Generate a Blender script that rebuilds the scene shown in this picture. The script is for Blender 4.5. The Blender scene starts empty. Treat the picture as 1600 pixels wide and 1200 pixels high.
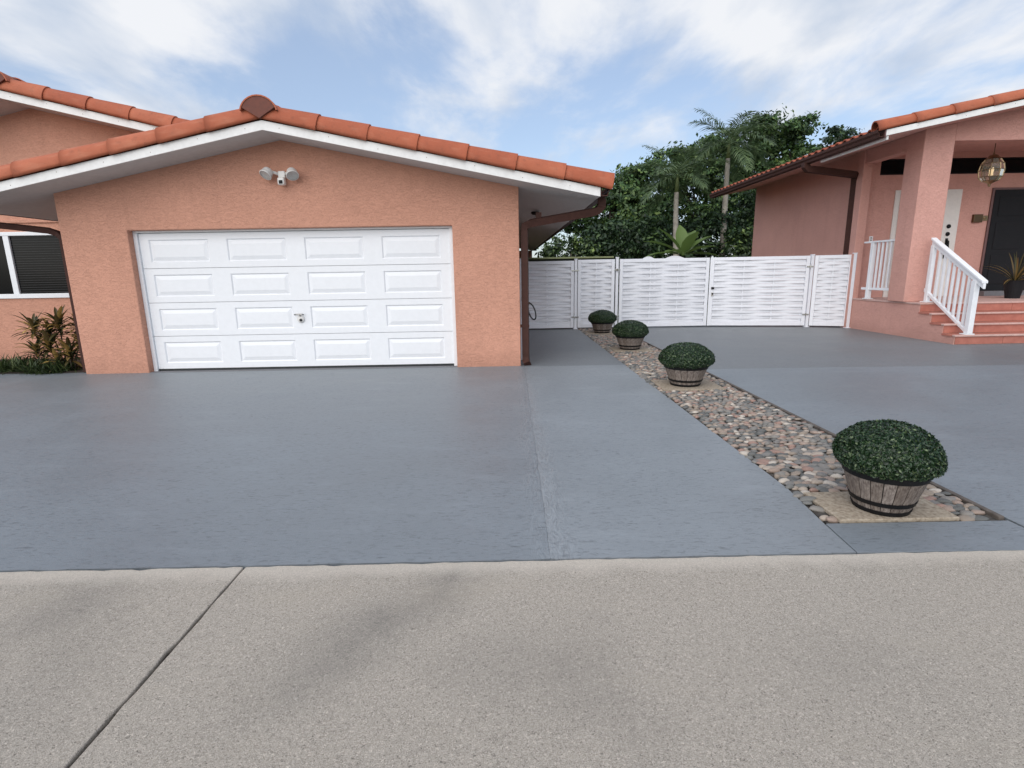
import bpy, bmesh, math, random
from mathutils import Vector, Matrix, noise as mnoise

sc = bpy.context.scene
C = sc.collection
random.seed(7)
R = math.radians

# ------------------------------------------------------------------ camera
F, TILT, YAW, ROLL, CAMH = 827.0, .207, .010, -.017, 1.49
fw = Vector((math.sin(YAW)*math.cos(TILT), math.cos(YAW)*math.cos(TILT), -math.sin(TILT)))
rt = Vector((math.cos(YAW), -math.sin(YAW), 0))
up = rt.cross(fw)
rt, up = rt*math.cos(ROLL)+up*math.sin(ROLL), up*math.cos(ROLL)-rt*math.sin(ROLL)
cd = bpy.data.cameras.new('camera'); cam = bpy.data.objects.new('camera', cd); C.objects.link(cam)
cd.sensor_width = 36; cd.lens = F/1600*36; cd.clip_end = 3000; cd.clip_start = .05
cam.matrix_world = Matrix(((rt.x, up.x, -fw.x, 0), (rt.y, up.y, -fw.y, 0), (rt.z, up.z, -fw.z, CAMH), (0, 0, 0, 1)))
sc.camera = cam
sc.render.resolution_x, sc.render.resolution_y = 1024, 768

# ------------------------------------------------------------------ world, sun, exposure
SUN_EL, SUN_AZ = R(41), R(206)          # azimuth from +Y towards +X: the veiled sun stands behind the camera, to the left
CLOUD = 6.0
w = bpy.data.worlds.new('World'); sc.world = w; w.use_nodes = True
nt = w.node_tree; nt.nodes.clear()
def N(t, **k):
    n = nt.nodes.new(t)
    for a, b in k.items(): setattr(n, a, b)
    return n
L = lambda a, b: nt.links.new(a, b)
out = N('ShaderNodeOutputWorld'); bg = N('ShaderNodeBackground'); bg.inputs[1].default_value = .10
sky = N('ShaderNodeTexSky', sky_type='NISHITA'); sky.sun_disc = False
sky.sun_elevation = SUN_EL; sky.sun_rotation = SUN_AZ; sky.altitude = 0; sky.dust_density = 1.2; sky.ozone_density = 1.6
tc = N('ShaderNodeTexCoord'); sep = N('ShaderNodeSeparateXYZ'); L(tc.outputs['Generated'], sep.inputs[0])
def M(op, a, b=None):
    n = N('ShaderNodeMath', operation=op)
    for i, v in enumerate((a, b)):
        if v is None: continue
        if isinstance(v, (int, float)): n.inputs[i].default_value = v
        else: L(v, n.inputs[i])
    return n.outputs[0]
zz = M('MAXIMUM', M('ADD', sep.outputs[2], .16), .05)
cmb = N('ShaderNodeCombineXYZ'); L(M('DIVIDE', sep.outputs[0], zz), cmb.inputs[0]); L(M('DIVIDE', sep.outputs[1], zz), cmb.inputs[1])
mp = N('ShaderNodeMapping'); L(cmb.outputs[0], mp.inputs[0]); mp.inputs['Location'].default_value = (3.1, 4.2, 0); mp.inputs['Scale'].default_value = (.95, .55, 1)
n1 = N('ShaderNodeTexNoise'); L(mp.outputs[0], n1.inputs['Vector']); n1.inputs['Scale'].default_value = 2.0; n1.inputs['Detail'].default_value = 10; n1.inputs['Roughness'].default_value = .58; n1.inputs['Distortion'].default_value = .2
def lobe(u, v, ru, rv, amp):
    """one cloud bank (amp > 0) or open gap (amp < 0) in the cloud layer, by its place overhead"""
    a = M('POWER', M('DIVIDE', M('SUBTRACT', M('DIVIDE', sep.outputs[0], zz), u), ru), 2.0)
    b = M('POWER', M('DIVIDE', M('SUBTRACT', M('DIVIDE', sep.outputs[1], zz), v), rv), 2.0)
    return M('MULTIPLY', M('EXPONENT', M('MULTIPLY', M('ADD', a, b), -1.0)), amp)
dens = n1.outputs['Fac']
for lo in ((-1.15, 1.58, .34, .24, .24), (-.60, 1.50, .45, .16, .15), (-.62, 2.05, .38, .33, -.20), (.05, 2.02, .28, .22, .12), (.75, 1.65, .85, .22, .15), (1.35, 1.9, .55, .25, .10), (.45, 2.6, .5, .3, -.06)):
    dens = M('ADD', dens, lobe(*lo))
cr = N('ShaderNodeValToRGB'); L(dens, cr.inputs[0]); cr.color_ramp.elements[0].position = .40; cr.color_ramp.elements[1].position = .67; cr.color_ramp.interpolation = 'EASE'
n2 = N('ShaderNodeTexNoise'); L(mp.outputs[0], n2.inputs['Vector']); n2.inputs['Scale'].default_value = 3.2; n2.inputs['Detail'].default_value = 7; n2.inputs['Distortion'].default_value = .3
cc = N('ShaderNodeValToRGB'); L(n2.outputs['Fac'], cc.inputs[0]); cc.color_ramp.elements[0].position = .36; cc.color_ramp.elements[1].position = .58
cc.color_ramp.elements[0].color = (.57, .65, .78, 1); cc.color_ramp.elements[1].color = (.87, .89, .93, 1)
cs = N('ShaderNodeMix', data_type='RGBA', blend_type='MULTIPLY'); cs.inputs[0].default_value = 1; L(cc.outputs[0], cs.inputs[6]); cs.inputs[7].default_value = (CLOUD, CLOUD, CLOUD, 1)
# thin veil of high haze that pales the blue everywhere
sk = N('ShaderNodeMix', data_type='RGBA'); sk.inputs[0].default_value = .42; L(sky.outputs[0], sk.inputs[6]); sk.inputs[7].default_value = (CLOUD*.56, CLOUD*.66, CLOUD*.84, 1)
mx = N('ShaderNodeMix', data_type='RGBA'); L(M('MULTIPLY', cr.outputs[0], M('MINIMUM', M('MAXIMUM', M('MULTIPLY', sep.outputs[2], 6.0), 0.0), 1.0)), mx.inputs[0]); L(sk.outputs[2], mx.inputs[6]); L(cs.outputs[2], mx.inputs[7])
L(mx.outputs[2], bg.inputs[0]); L(bg.outputs[0], out.inputs[0])

sd = bpy.data.lights.new('sun', 'SUN'); sd.energy = 1.5; sd.angle = R(85); sd.color = (1, .96, .90)
so = bpy.data.objects.new('sun', sd); C.objects.link(so)
sdir = Vector((math.sin(SUN_AZ)*math.cos(SUN_EL), math.cos(SUN_AZ)*math.cos(SUN_EL), math.sin(SUN_EL)))
so.rotation_euler = sdir.to_track_quat('Z', 'Y').to_euler(); so.location = (0, -5, 20)
vs = sc.view_settings; vs.view_transform = 'Standard'; vs.look = 'None'; vs.exposure = .76; vs.gamma = 1; vs.use_curve_mapping = False

# ------------------------------------------------------------------ materials
MATS = {}
class MN:
    """small node-graph helper"""
    def __init__(s, name):
        s.m = bpy.data.materials.new(name); s.m.use_nodes = True; s.t = s.m.node_tree; s.t.nodes.clear()
        s.o = s.n('ShaderNodeOutputMaterial'); s.b = s.n('ShaderNodeBsdfPrincipled'); s.l(s.b.outputs[0], s.o.inputs[0])
        g = s.n('ShaderNodeNewGeometry'); s.pos = g.outputs['Position']
        s.obj = s.n('ShaderNodeTexCoord').outputs['Object']; s.rnd = s.n('ShaderNodeObjectInfo').outputs['Random']
        s.isl = g.outputs['Random Per Island']
        MATS[name] = s.m
    def n(s, t, **k):
        n = s.t.nodes.new(t)
        for a, b in k.items(): setattr(n, a, b)
        return n
    def l(s, a, b): s.t.links.new(a, b)
    def sv(s, sock, v):
        if hasattr(v, 'links'): s.l(v, sock)
        else: sock.default_value = v if not isinstance(v, tuple) or len(v) != 3 or sock.type != 'RGBA' else (*v, 1)
    def noise(s, scale, vec=None, detail=4, rough=.55, stretch=None, dist=0, loc=None):
        vec = vec or s.pos
        if stretch or loc:
            mp = s.n('ShaderNodeMapping'); s.l(vec, mp.inputs[0]); mp.inputs['Scale'].default_value = stretch or (1, 1, 1)
            mp.inputs['Location'].default_value = loc or (0, 0, 0); vec = mp.outputs[0]
        t = s.n('ShaderNodeTexNoise'); s.l(vec, t.inputs['Vector']); t.inputs['Scale'].default_value = scale
        t.inputs['Detail'].default_value = detail; t.inputs['Roughness'].default_value = rough; t.inputs['Distortion'].default_value = dist
        return t.outputs['Fac']
    def ramp(s, f, stops, interp='LINEAR'):
        r = s.n('ShaderNodeValToRGB'); s.l(f, r.inputs[0]); r.color_ramp.interpolation = interp
        e = r.color_ramp.elements
        while len(e) < len(stops): e.new(.5)
        for k, (p, c) in enumerate(stops):
            e[k].position = p; e[k].color = (*c, 1) if isinstance(c, tuple) else (c, c, c, 1)
        return r.outputs[0]
    def mix(s, f, a, b, mode='MIX'):
        m = s.n('ShaderNodeMix', data_type='RGBA', blend_type=mode); s.sv(m.inputs[0], f); s.sv(m.inputs[6], a); s.sv(m.inputs[7], b); return m.outputs[2]
    def math(s, op, a, b=0.0):
        m = s.n('ShaderNodeMath', operation=op); s.sv(m.inputs[0], a); s.sv(m.inputs[1], b); return m.outputs[0]
    def bump(s, h, strength=.4, dist=.01, prev=None):
        b = s.n('ShaderNodeBump'); s.l(h, b.inputs['Height']); b.inputs['Strength'].default_value = strength; b.inputs['Distance'].default_value = dist
        if prev is not None: s.l(prev, b.inputs['Normal'])
        return b.outputs[0]
    def fin(s, col=None, rough=.6, nrm=None, metal=0.0, spec=.5, **k):
        if col is not None: s.sv(s.b.inputs['Base Color'], col)
        s.sv(s.b.inputs['Roughness'], rough); s.sv(s.b.inputs['Metallic'], metal); s.sv(s.b.inputs['Specular IOR Level'], spec)
        if nrm is not None: s.l(nrm, s.b.inputs['Normal'])
        for a, v in k.items(): s.sv(s.b.inputs[a], v)
        return s.m

def stucco(name, c, sh=.9):
    m = MN(name)
    big = m.noise(.7, detail=5); fine = m.noise(38, detail=3)
    sq = m.noise(17, detail=3, rough=.6, stretch=(1, 1, 2.6), dist=1.5)
    grain = m.noise(70, detail=2)
    d = tuple(x*.80 for x in c); l = tuple(min(1, x*1.08) for x in c)
    col = m.ramp(big, [(.3, d), (.7, l)])
    col = m.mix(.45, col, m.ramp(sq, [(.30, tuple(x*.74 for x in c)), (.42, c), (.7, l)]))  # hollows of the relief darkened in the colour, standing in for shade
    streak = m.noise(1.0, detail=4, stretch=(5, 5, .35))
    col = m.mix(m.ramp(streak, [(.55, 0.0), (.8, .22)]), col, tuple(x*.62 for x in c))
    spz = m.n('ShaderNodeSeparateXYZ'); m.l(m.pos, spz.inputs[0])
    splash = m.ramp(m.math('ADD', spz.outputs[2], m.math('MULTIPLY', m.noise(4, detail=5), .5)), [(.25, .38), (.55, 0.0)])
    col = m.mix(splash, col, tuple(x*.60 for x in c))
    h = m.math('ADD', m.math('MULTIPLY', m.ramp(sq, [(.34, 0.0), (.52, 1.0)]), 1.0), m.math('MULTIPLY', grain, .35))
    return m.fin(col, .88, m.bump(h, sh*.8, .006), spec=.25)
stucco('stucco_salmon', (.61, .312, .220))
stucco('stucco_skylit_pink', (.63, .342, .285))  # pinker than the salmon: blue skylight tint put into the wall colour

def flat(name, c, rough=.5, metal=0.0, var=.12, bump=.15, scale=14, spec=.5):
    m = MN(name); f = m.noise(scale, detail=5)
    g = m.noise(1.7, detail=4)
    col = m.ramp(f, [(.3, tuple(x*(1-var) for x in c)), (.7, tuple(min(1, x*(1+var*.5)) for x in c))])
    col = m.mix(m.ramp(g, [(.5, 0.0), (.85, var*1.6)]), col, tuple(x*.6 for x in c))
    return m.fin(col, m.ramp(f, [(.2, max(0, rough-.08)), (.8, min(1, rough+.08))]), m.bump(m.noise(scale*4), bump, .003), metal, spec)
flat('white_paint', (.80, .81, .83), .42, var=.04, bump=.08)
flat('white_door', (.80, .81, .83), .40, var=.025, bump=.06)
flat('white_vinyl', (.78, .79, .83), .38, var=.04, bump=.05)
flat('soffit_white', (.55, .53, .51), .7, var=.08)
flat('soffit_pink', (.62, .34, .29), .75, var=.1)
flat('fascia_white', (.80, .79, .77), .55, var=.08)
flat('brown_metal', (.062, .028, .022), .6, var=.2, spec=.15)
flat('brown_fascia', (.16, .085, .08), .5, var=.2)
flat('mortar_brown', (.16, .055, .038), .8, var=.25, bump=.5)
flat('black_band', (.010, .010, .011), .5, var=.3, spec=.2)
flat('black_rubber', (.02, .022, .023), .55)
flat('dark_void', (.01, .01, .011), .8)
flat('dark_door', (.016, .016, .018), .6, var=.15, spec=.15)
flat('threshold_grey', (.16, .16, .17), .6)
flat('off_white_door', (.74, .70, .65), .5, var=.05)
flat('chrome', (.45, .44, .42), .25, metal=1.0)
flat('brass', (.30, .22, .13), .35, metal=1.0)
flat('bronze', (.12, .075, .04), .4, metal=.7)
flat('lamp_white', (.74, .72, .69), .35, var=.05)
flat('soil', (.03, .02, .014), .95, bump=.8)
flat('grout_light', (.55, .40, .34), .8)
flat('bark', (.10, .08, .06), .9, var=.35, bump=.8, scale=6)
flat('palm_bark', (.34, .31, .26), .85, var=.3, bump=.6, scale=5)
flat('stem_green', (.10, .13, .04), .7)
flat('olive_cap', (.22, .24, .12), .8, var=.2)
flat('dark_wall', (.035, .04, .03), .9, var=.3)
flat('edging_wood', (.12, .10, .085), .85, var=.4, bump=.6)

# roof tile
m = MN('roof_tile'); f = m.noise(5, detail=6); g = m.noise(40, detail=3)
hue = m.ramp(m.rnd, [(0, (.36, .096, .048)), (.5, (.41, .118, .059)), (1, (.45, .140, .074))])
col = m.mix(m.ramp(f, [(.35, 0.0), (.75, .45)]), hue, (.29, .078, .040))
col = m.mix(m.ramp(m.noise(11, detail=6, rough=.65), [(.55, 0.0), (.75, .42)]), col, (.15, .06, .038))
col = m.mix(m.ramp(m.noise(3, m.obj, detail=5, stretch=(1, 4, 4)), [(.55, 0.0), (.75, .35)]), col, (.52, .24, .15))
m.fin(col, .72, m.bump(g, .35, .004), spec=.3)
m = MN('roof_field'); f = m.noise(3.5, detail=6)
col = m.ramp(f, [(.3, (.20, .055, .032)), (.7, (.38, .105, .055))])
m.fin(col, .75, m.bump(m.noise(40), .35, .004), spec=.3)

# painted driveway
def drive(name, c, seam=False):
    m = MN(name)
    br = m.noise(24, detail=5, rough=.66, stretch=(.5, 1.6, 1), dist=1.0)
    big = m.noise(.55, detail=5, rough=.6); mid = m.noise(3.2, detail=5, stretch=(.45, 1.3, 1), dist=.5); fine = m.noise(130, detail=2)
    d = tuple(x*.62 for x in c); l = tuple(x*1.22 for x in c)
    col = m.ramp(br, [(.30, d), (.43, c), (.60, c), (.74, l)])
    col = m.mix(m.ramp(big, [(.35, .42), (.62, 0.0)]), col, tuple(x*.66 for x in c))
    col = m.mix(m.ramp(mid, [(.58, 0.0), (.78, .30)]), col, tuple(x*1.35 for x in c))
    col = m.mix(m.math('MULTIPLY', m.ramp(m.noise(48, detail=4, rough=.62, stretch=(.38, 1.5, 1), dist=.6), [(.55, 0.0), (.66, .8)]), m.ramp(mid, [(.34, 1.0), (.62, .35)])), col, tuple(x*.45 for x in c))
    h = m.math('ADD', br, m.math('MULTIPLY', fine, .4))
    rough = m.ramp(big, [(.3, .40), (.7, .56)])
    if seam:
        sp = m.n('ShaderNodeSeparateXYZ'); m.l(m.pos, sp.inputs[0])
        wob = m.noise(1.2, detail=4)
        dx = m.math('ABSOLUTE', m.math('SUBTRACT', sp.outputs[0], m.math('ADD', m.math('MULTIPLY', wob, .24), .13)))
        band = m.ramp(dx, [(.01, 1.0), (.20, 0.0)], 'EASE')
        rip = m.noise(14, detail=5, stretch=(2.0, .55, 1), dist=2.2)
        h = m.math('ADD', h, m.math('MULTIPLY', m.math('MULTIPLY', rip, band), 4.0))
        col = m.mix(m.math('MULTIPLY', band, m.ramp(rip, [(.45, 0.0), (.7, .5)])), col, tuple(x*1.45 for x in c))
        col = m.mix(m.math('MULTIPLY', band, m.ramp(rip, [(.3, .5), (.45, 0.0)])), col, tuple(x*.6 for x in c))
        rough = m.math('SUBTRACT', rough, m.math('MULTIPLY', band, .10))
    return m.fin(col, rough, m.bump(h, .6, .005), spec=.45)
drive('drive_paint', (.210, .234, .254), True)
drive('walk_paint', (.246, .268, .286), True)
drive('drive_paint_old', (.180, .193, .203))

m = MN('concrete'); ag = m.noise(260, detail=3, rough=.7); ag2 = m.noise(140, detail=5, dist=1.4)
big = m.noise(.9, detail=5, loc=(2.2, 0, 0)); st = m.noise(1.5, detail=5, rough=.6, stretch=(.7, 1.5, 1), loc=(5, 3, 0))
col = m.ramp(ag2, [(.30, (.13, .115, .095)), (.43, (.39, .345, .29)), (.57, (.49, .435, .37)), (.71, (.76, .68, .58))])
col = m.mix(m.ramp(ag, [(.3, .6), (.45, 0.0)]), col, (.13, .12, .11))
col = m.mix(m.ramp(ag, [(.58, 0.0), (.70, .6)]), col, (.68, .62, .54))
spx = m.n('ShaderNodeSeparateXYZ'); m.l(m.pos, spx.inputs[0]); stain = None
for (u, v, a_, k1, k2, amp) in ((-.55, 2.10, -.9, .16, .42, .75), (-.32, 2.33, -.5, .10, .25, .6), (-.72, 1.74, -.9, .12, .30, .55), (-2.05, 2.22, .2, .25, .35, .55), (.12, 1.8, .1, .30, .22, .32), (1.3, 1.75, .3, .35, .25, .25), (-1.75, 1.65, .1, .22, .3, .3)):
    dx_ = m.math('SUBTRACT', spx.outputs[0], u); dy_ = m.math('SUBTRACT', spx.outputs[1], v); ca, sa = math.cos(a_), math.sin(a_)
    p1 = m.math('DIVIDE', m.math('ADD', m.math('MULTIPLY', dx_, ca), m.math('MULTIPLY', dy_, sa)), k1); p2 = m.math('DIVIDE', m.math('SUBTRACT', m.math('MULTIPLY', dy_, ca), m.math('MULTIPLY', dx_, sa)), k2)
    e_ = m.math('MULTIPLY', m.math('EXPONENT', m.math('MULTIPLY', m.math('ADD', m.math('MULTIPLY', p1, p1), m.math('MULTIPLY', p2, p2)), -1.0)), amp)
    stain = e_ if stain is None else m.math('ADD', stain, e_)
stain = m.math('MULTIPLY', stain, m.ramp(m.noise(3.2, detail=6, rough=.65), [(.30, .35), (.62, 1.0)]))
col = m.mix(m.ramp(stain, [(0.0, 0.0), (1.0, .58)]), col, (.14, .135, .125))
col = m.mix(m.ramp(big, [(.54, 0.0), (.72, .25)]), col, (.20, .185, .165))
col = m.mix(m.ramp(st, [(.56, 0.0), (.75, .35)]), col, (.47, .41, .33))
sp = m.n('ShaderNodeSeparateXYZ'); m.l(m.pos, sp.inputs[0])
edge = m.ramp(m.math('ADD', sp.outputs[1], m.math('MULTIPLY', m.noise(5), .12)), [(.0, 0.0), (1, 0.0)])
col = m.mix(m.ramp(m.math('MULTIPLY', m.math('SUBTRACT', m.math('ADD', sp.outputs[1], m.math('MULTIPLY', m.noise(6), .14)), 2.46), 6.0), [(0.0, 0.0), (.6, .45)]), col, (.70, .63, .54))
ck = m.noise(2.2, detail=7, rough=.7, loc=(1.7, 4.1, 0)); line_ = m.ramp(m.math('ABSOLUTE', m.math('SUBTRACT', ck, .5)), [(.0, 1.0), (.006, 0.0)])
col = m.mix(m.math('MULTIPLY', line_, m.ramp(m.noise(1.3, loc=(9, 2, 0)), [(.60, 0.0), (.68, .85)])), col, (.05, .045, .04))
m.fin(col, .9, m.bump(m.math('ADD', ag, m.math('MULTIPLY', ag2, 1.2)), .8, .006), spec=.3)

m = MN('ground_soil'); m.fin(m.ramp(m.noise(3, detail=6), [(.3, (.035, .05, .02)), (.7, (.08, .09, .04))]), .95, m.bump(m.noise(30), .6, .02))
m = MN('bed_grout'); m.fin(m.ramp(m.noise(30), [(.3, (.035, .03, .026)), (.7, (.09, .08, .07))]), .95, m.bump(m.noise(60), .6, .01))
m = MN('pebble'); f = m.noise(22, m.obj, detail=5)
base = m.ramp(m.rnd, [(0, (.095, .10, .095)), (.15, (.15, .152, .142)), (.28, (.21, .195, .175)), (.42, (.28, .225, .175)), (.55, (.33, .245, .195)), (.66, (.40, .33, .265)), (.76, (.19, .18, .165)), (.86, (.31, .19, .15)), (.95, (.52, .46, .39))], 'CONSTANT')
m.fin(m.mix(m.ramp(f, [(.4, 0.0), (.75, .5)]), base, (.20, .17, .15)), .62, m.bump(f, .3, .004))
m = MN('pebble_far'); f = m.noise(22, detail=5)
base = m.ramp(m.isl, [(0, (.095, .10, .095)), (.15, (.15, .152, .142)), (.28, (.21, .195, .175)), (.42, (.28, .225, .175)), (.55, (.33, .245, .195)), (.66, (.40, .33, .265)), (.76, (.19, .18, .165)), (.86, (.31, .19, .15)), (.95, (.52, .46, .39))], 'CONSTANT')
m.fin(m.mix(m.ramp(f, [(.4, 0.0), (.75, .5)]), base, (.20, .17, .15)), .62, m.bump(f, .3, .004))
m = MN('pad_stone'); f = m.noise(45, detail=5)
m.fin(m.ramp(f, [(.3, (.20, .155, .11)), (.5, (.34, .28, .21)), (.75, (.43, .37, .29))]), .9, m.bump(m.noise(80), .6, .006))
m = MN('stave_wood'); f = m.noise(10, m.obj, detail=6, rough=.65, stretch=(6, 6, .8), dist=.6)
base = m.ramp(m.rnd, [(0, (.19, .155, .13)), (.5, (.25, .21, .18)), (1, (.31, .265, .235))])
m.fin(m.mix(m.ramp(f, [(.38, .75), (.6, 0.0)]), base, (.055, .035, .028)), .8, m.bump(f, .5, .004))
m = MN('step_tile'); f = m.noise(9, detail=5)
m.fin(m.mix(m.ramp(m.rnd, [(0, 0.0), (1, .3)]), m.ramp(f, [(.3, (.36, .12, .085)), (.7, (.47, .175, .125))]), (.40, .15, .11)), .55, m.bump(m.noise(50), .15, .003))
flat('step_nosing', (.58, .38, .33), .6, var=.15)

def leafmat(name, stops, rough=.5, trans=.25, spec=.4, clump=0):
    m = MN(name)
    col = m.ramp(m.isl, stops)
    if clump: col = m.mix(1.0, col, m.ramp(m.noise(clump, detail=2), [(.32, (.65, .67, .65)), (.5, (1.3, 1.3, 1.25)), (.68, (2.5, 2.3, 1.9))]), 'MULTIPLY')  # lit and shaded clumps painted into the leaf colour
    b = m.b; m.fin(col, rough, spec=spec)
    t = m.n('ShaderNodeBsdfTranslucent'); m.l(col, t.inputs[0])
    mxs = m.n('ShaderNodeMixShader'); mxs.inputs[0].default_value = trans
    m.l(b.outputs[0], mxs.inputs[1]); m.l(t.outputs[0], mxs.inputs[2]); m.l(mxs.outputs[0], m.o.inputs[0])
    return m.m
leafmat('box_leaf', [(0, (.005, .017, .005)), (.55, (.012, .036, .010)), (.86, (.022, .058, .016)), (1, (.16, .21, .10))], .35, .12, .5)
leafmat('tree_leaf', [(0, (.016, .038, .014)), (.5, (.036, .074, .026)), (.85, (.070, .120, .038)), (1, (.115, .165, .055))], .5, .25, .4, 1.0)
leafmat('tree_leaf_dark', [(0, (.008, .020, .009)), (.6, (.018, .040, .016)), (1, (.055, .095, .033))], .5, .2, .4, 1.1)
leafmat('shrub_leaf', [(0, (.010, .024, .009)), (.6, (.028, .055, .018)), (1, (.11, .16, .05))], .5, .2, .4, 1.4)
leafmat('palm_leaf', [(0, (.06, .10, .046)), (.6, (.11, .165, .072)), (1, (.19, .25, .12))], .45, .25)
leafmat('banana_leaf', [(0, (.075, .135, .035)), (1, (.17, .25, .065))], .45, .35)
leafmat('croton_leaf', [(0, (.025, .030, .012)), (.30, (.055, .055, .020)), (.5, (.15, .10, .04)), (.75, (.36, .23, .07)), (1, (.60, .42, .13))], .45, .15)
leafmat('grass_leaf', [(0, (.02, .035, .012)), (.7, (.05, .08, .025)), (1, (.12, .15, .05))], .55, .2)

m = MN('window_glass'); m.fin((.006, .007, .008), .10, spec=.10)
m = MN('clear_glass'); m.fin((.62, .58, .50), .12, **{'Transmission Weight': .85, 'IOR': 1.2})
m = MN('bulb_glow'); m.fin((.9, .8, .6), .4, **{'Emission Color': (1, .72, .40, 1), 'Emission Strength': .5})
flat('blind_slat', (.035, .035, .037), .5)
flat('blind_pale', (.055, .055, .056), .7, spec=.1)
flat('lens_pale', (.50, .49, .47), .25)

# ------------------------------------------------------------------ mesh helpers
class MB:
    def __init__(s): s.v = []; s.f = []
    def add(s, vs, fs):
        o = len(s.v); s.v += [tuple(x) for x in vs]; s.f += [tuple(i+o for i in q) for q in fs]; return s
    def box(s, x0, x1, y0, y1, z0, z1):
        return s.add([(x0, y0, z0), (x1, y0, z0), (x1, y1, z0), (x0, y1, z0), (x0, y0, z1), (x1, y0, z1), (x1, y1, z1), (x0, y1, z1)],
                     [(3, 2, 1, 0), (4, 5, 6, 7), (0, 1, 5, 4), (1, 2, 6, 5), (2, 3, 7, 6), (3, 0, 4, 7)])
    def prism(s, pts, y0, y1):
        """outline given as (x, z), counter-clockwise seen from the front (-Y), extruded along Y"""
        n = len(pts)
        return s.add([(x, y0, z) for x, z in pts]+[(x, y1, z) for x, z in pts],
                     [tuple(range(n)), tuple(range(2*n-1, n-1, -1))]+[(i, i+n, (i+1) % n+n, (i+1) % n) for i in range(n)])
    def prismx(s, pts, x0, x1):
        """outline given as (y, z), extruded along X"""
        n = len(pts)
        return s.add([(x0, y, z) for y, z in pts]+[(x1, y, z) for y, z in pts],
                     [tuple(range(n-1, -1, -1)), tuple(range(n, 2*n))]+[(i, (i+1) % n, (i+1) % n+n, i+n) for i in range(n)])
    def slab(s, pts, z0, z1):
        n = len(pts)
        return s.add([(x, y, z0) for x, y in pts]+[(x, y, z1) for x, y in pts],
                     [tuple(range(n-1, -1, -1)), tuple(range(n, 2*n))]+[(i, (i+1) % n, (i+1) % n+n, i+n) for i in range(n)])
    def tube(s, pts, r, n=8, cap=True, sq=False):
        pts = [Vector(p) for p in pts]; rs = r if isinstance(r, (list, tuple)) else [r]*len(pts)
        o = len(s.v); ref = None
        for i, p in enumerate(pts):
            d = (pts[min(i+1, len(pts)-1)]-pts[max(i-1, 0)]).normalized()
            if ref is None: ref = Vector((0, 0, 1)) if abs(d.z) < .9 else Vector((0, 1, 0))
            a = (ref-d*ref.dot(d)).normalized(); b = d.cross(a); ref = a
            for k in range(n):
                t = 2*math.pi*(k+(.5 if sq else 0))/n
                s.v.append(tuple(p+(a*math.cos(t)+b*math.sin(t))*rs[i]))
        for i in range(len(pts)-1):
            for k in range(n):
                s.f.append((o+i*n+k, o+i*n+(k+1) % n, o+(i+1)*n+(k+1) % n, o+(i+1)*n+k))
        if cap:
            s.f.append(tuple(o+k for k in range(n-1, -1, -1))); e = o+(len(pts)-1)*n; s.f.append(tuple(e+k for k in range(n)))
        return s
    def lathe(s, prof, c=(0, 0, 0), n=24, axis='z'):
        o = len(s.v)
        for r, z in prof:
            for k in range(n):
                t = 2*math.pi*k/n
                p = (r*math.cos(t), r*math.sin(t), z) if axis == 'z' else (r*math.cos(t), z, r*math.sin(t))
                s.v.append((c[0]+p[0], c[1]+p[1], c[2]+p[2]))
        for i in range(len(prof)-1):
            for k in range(n):
                q = (o+i*n+k, o+i*n+(k+1) % n, o+(i+1)*n+(k+1) % n, o+(i+1)*n+k)
                s.f.append(q if axis == 'z' else q[::-1])
        return s
    def mesh(s, name, mat, off=(0, 0, 0), smooth=False):
        me = bpy.data.meshes.new(name)
        me.from_pydata([(x-off[0], y-off[1], z-off[2]) for x, y, z in s.v], [], s.f); me.update()
        if mat: me.materials.append(MATS[mat])
        if smooth:
            for p in me.polygons: p.use_smooth = True
        return me
    def build(s, name, mat, parent=None, smooth=False, bevel=0, loc=None):
        root = parent
        while root is not None and root.parent is not None: root = root.parent
        off = tuple(root.location) if root is not None else (loc or (0, 0, 0))
        o = bpy.data.objects.new(name, s.mesh(name, mat, off, smooth)); C.objects.link(o)
        if parent is not None: o.parent = parent
        else: o.location = off
        if bevel:
            b = o.modifiers.new('bevel', 'BEVEL'); b.width = bevel; b.segments = 2; b.limit_method = 'ANGLE'
        return o
def tag(o, label=None, cat=None, group=None, kind=None):
    for k, v in (('label', label), ('category', cat), ('group', group), ('kind', kind)):
        if v: o[k] = v
    return o
def thing(name, loc, label, cat, group=None, rz=0):
    o = bpy.data.objects.new(name, None); C.objects.link(o); o.location = loc; o.rotation_euler.z = rz
    o.empty_display_size = .2
    return tag(o, label, cat, group)
def put(name, me, parent, loc=(0, 0, 0), rot=(0, 0, 0)):
    o = bpy.data.objects.new(name, me); C.objects.link(o); o.parent = parent; o.location = loc; o.rotation_euler = rot; return o

# ------------------------------------------------------------------ setting: ground and slabs
g = MB().slab([(-400, -60), (400, -60), (400, 900), (-400, 900)], -.35, -.06); tag(g.build('ground', 'ground_soil'), kind='structure')

def jag(p0, p1, n, amp, seed):
    rnd = random.Random(seed); pts = []
    for i in range(n+1):
        t = i/n; a = rnd.uniform(-amp, amp)*(3.0 if rnd.random() < .05 else 1) if 0 < i < n else 0
        pts.append((p0[0]+(p1[0]-p0[0])*t+(a if abs(p1[1]-p0[1]) > abs(p1[0]-p0[0]) else 0), p0[1]+(p1[1]-p0[1])*t+(0 if abs(p1[1]-p0[1]) > abs(p1[0]-p0[0]) else a)))
    return pts
KY = 2.553
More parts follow.
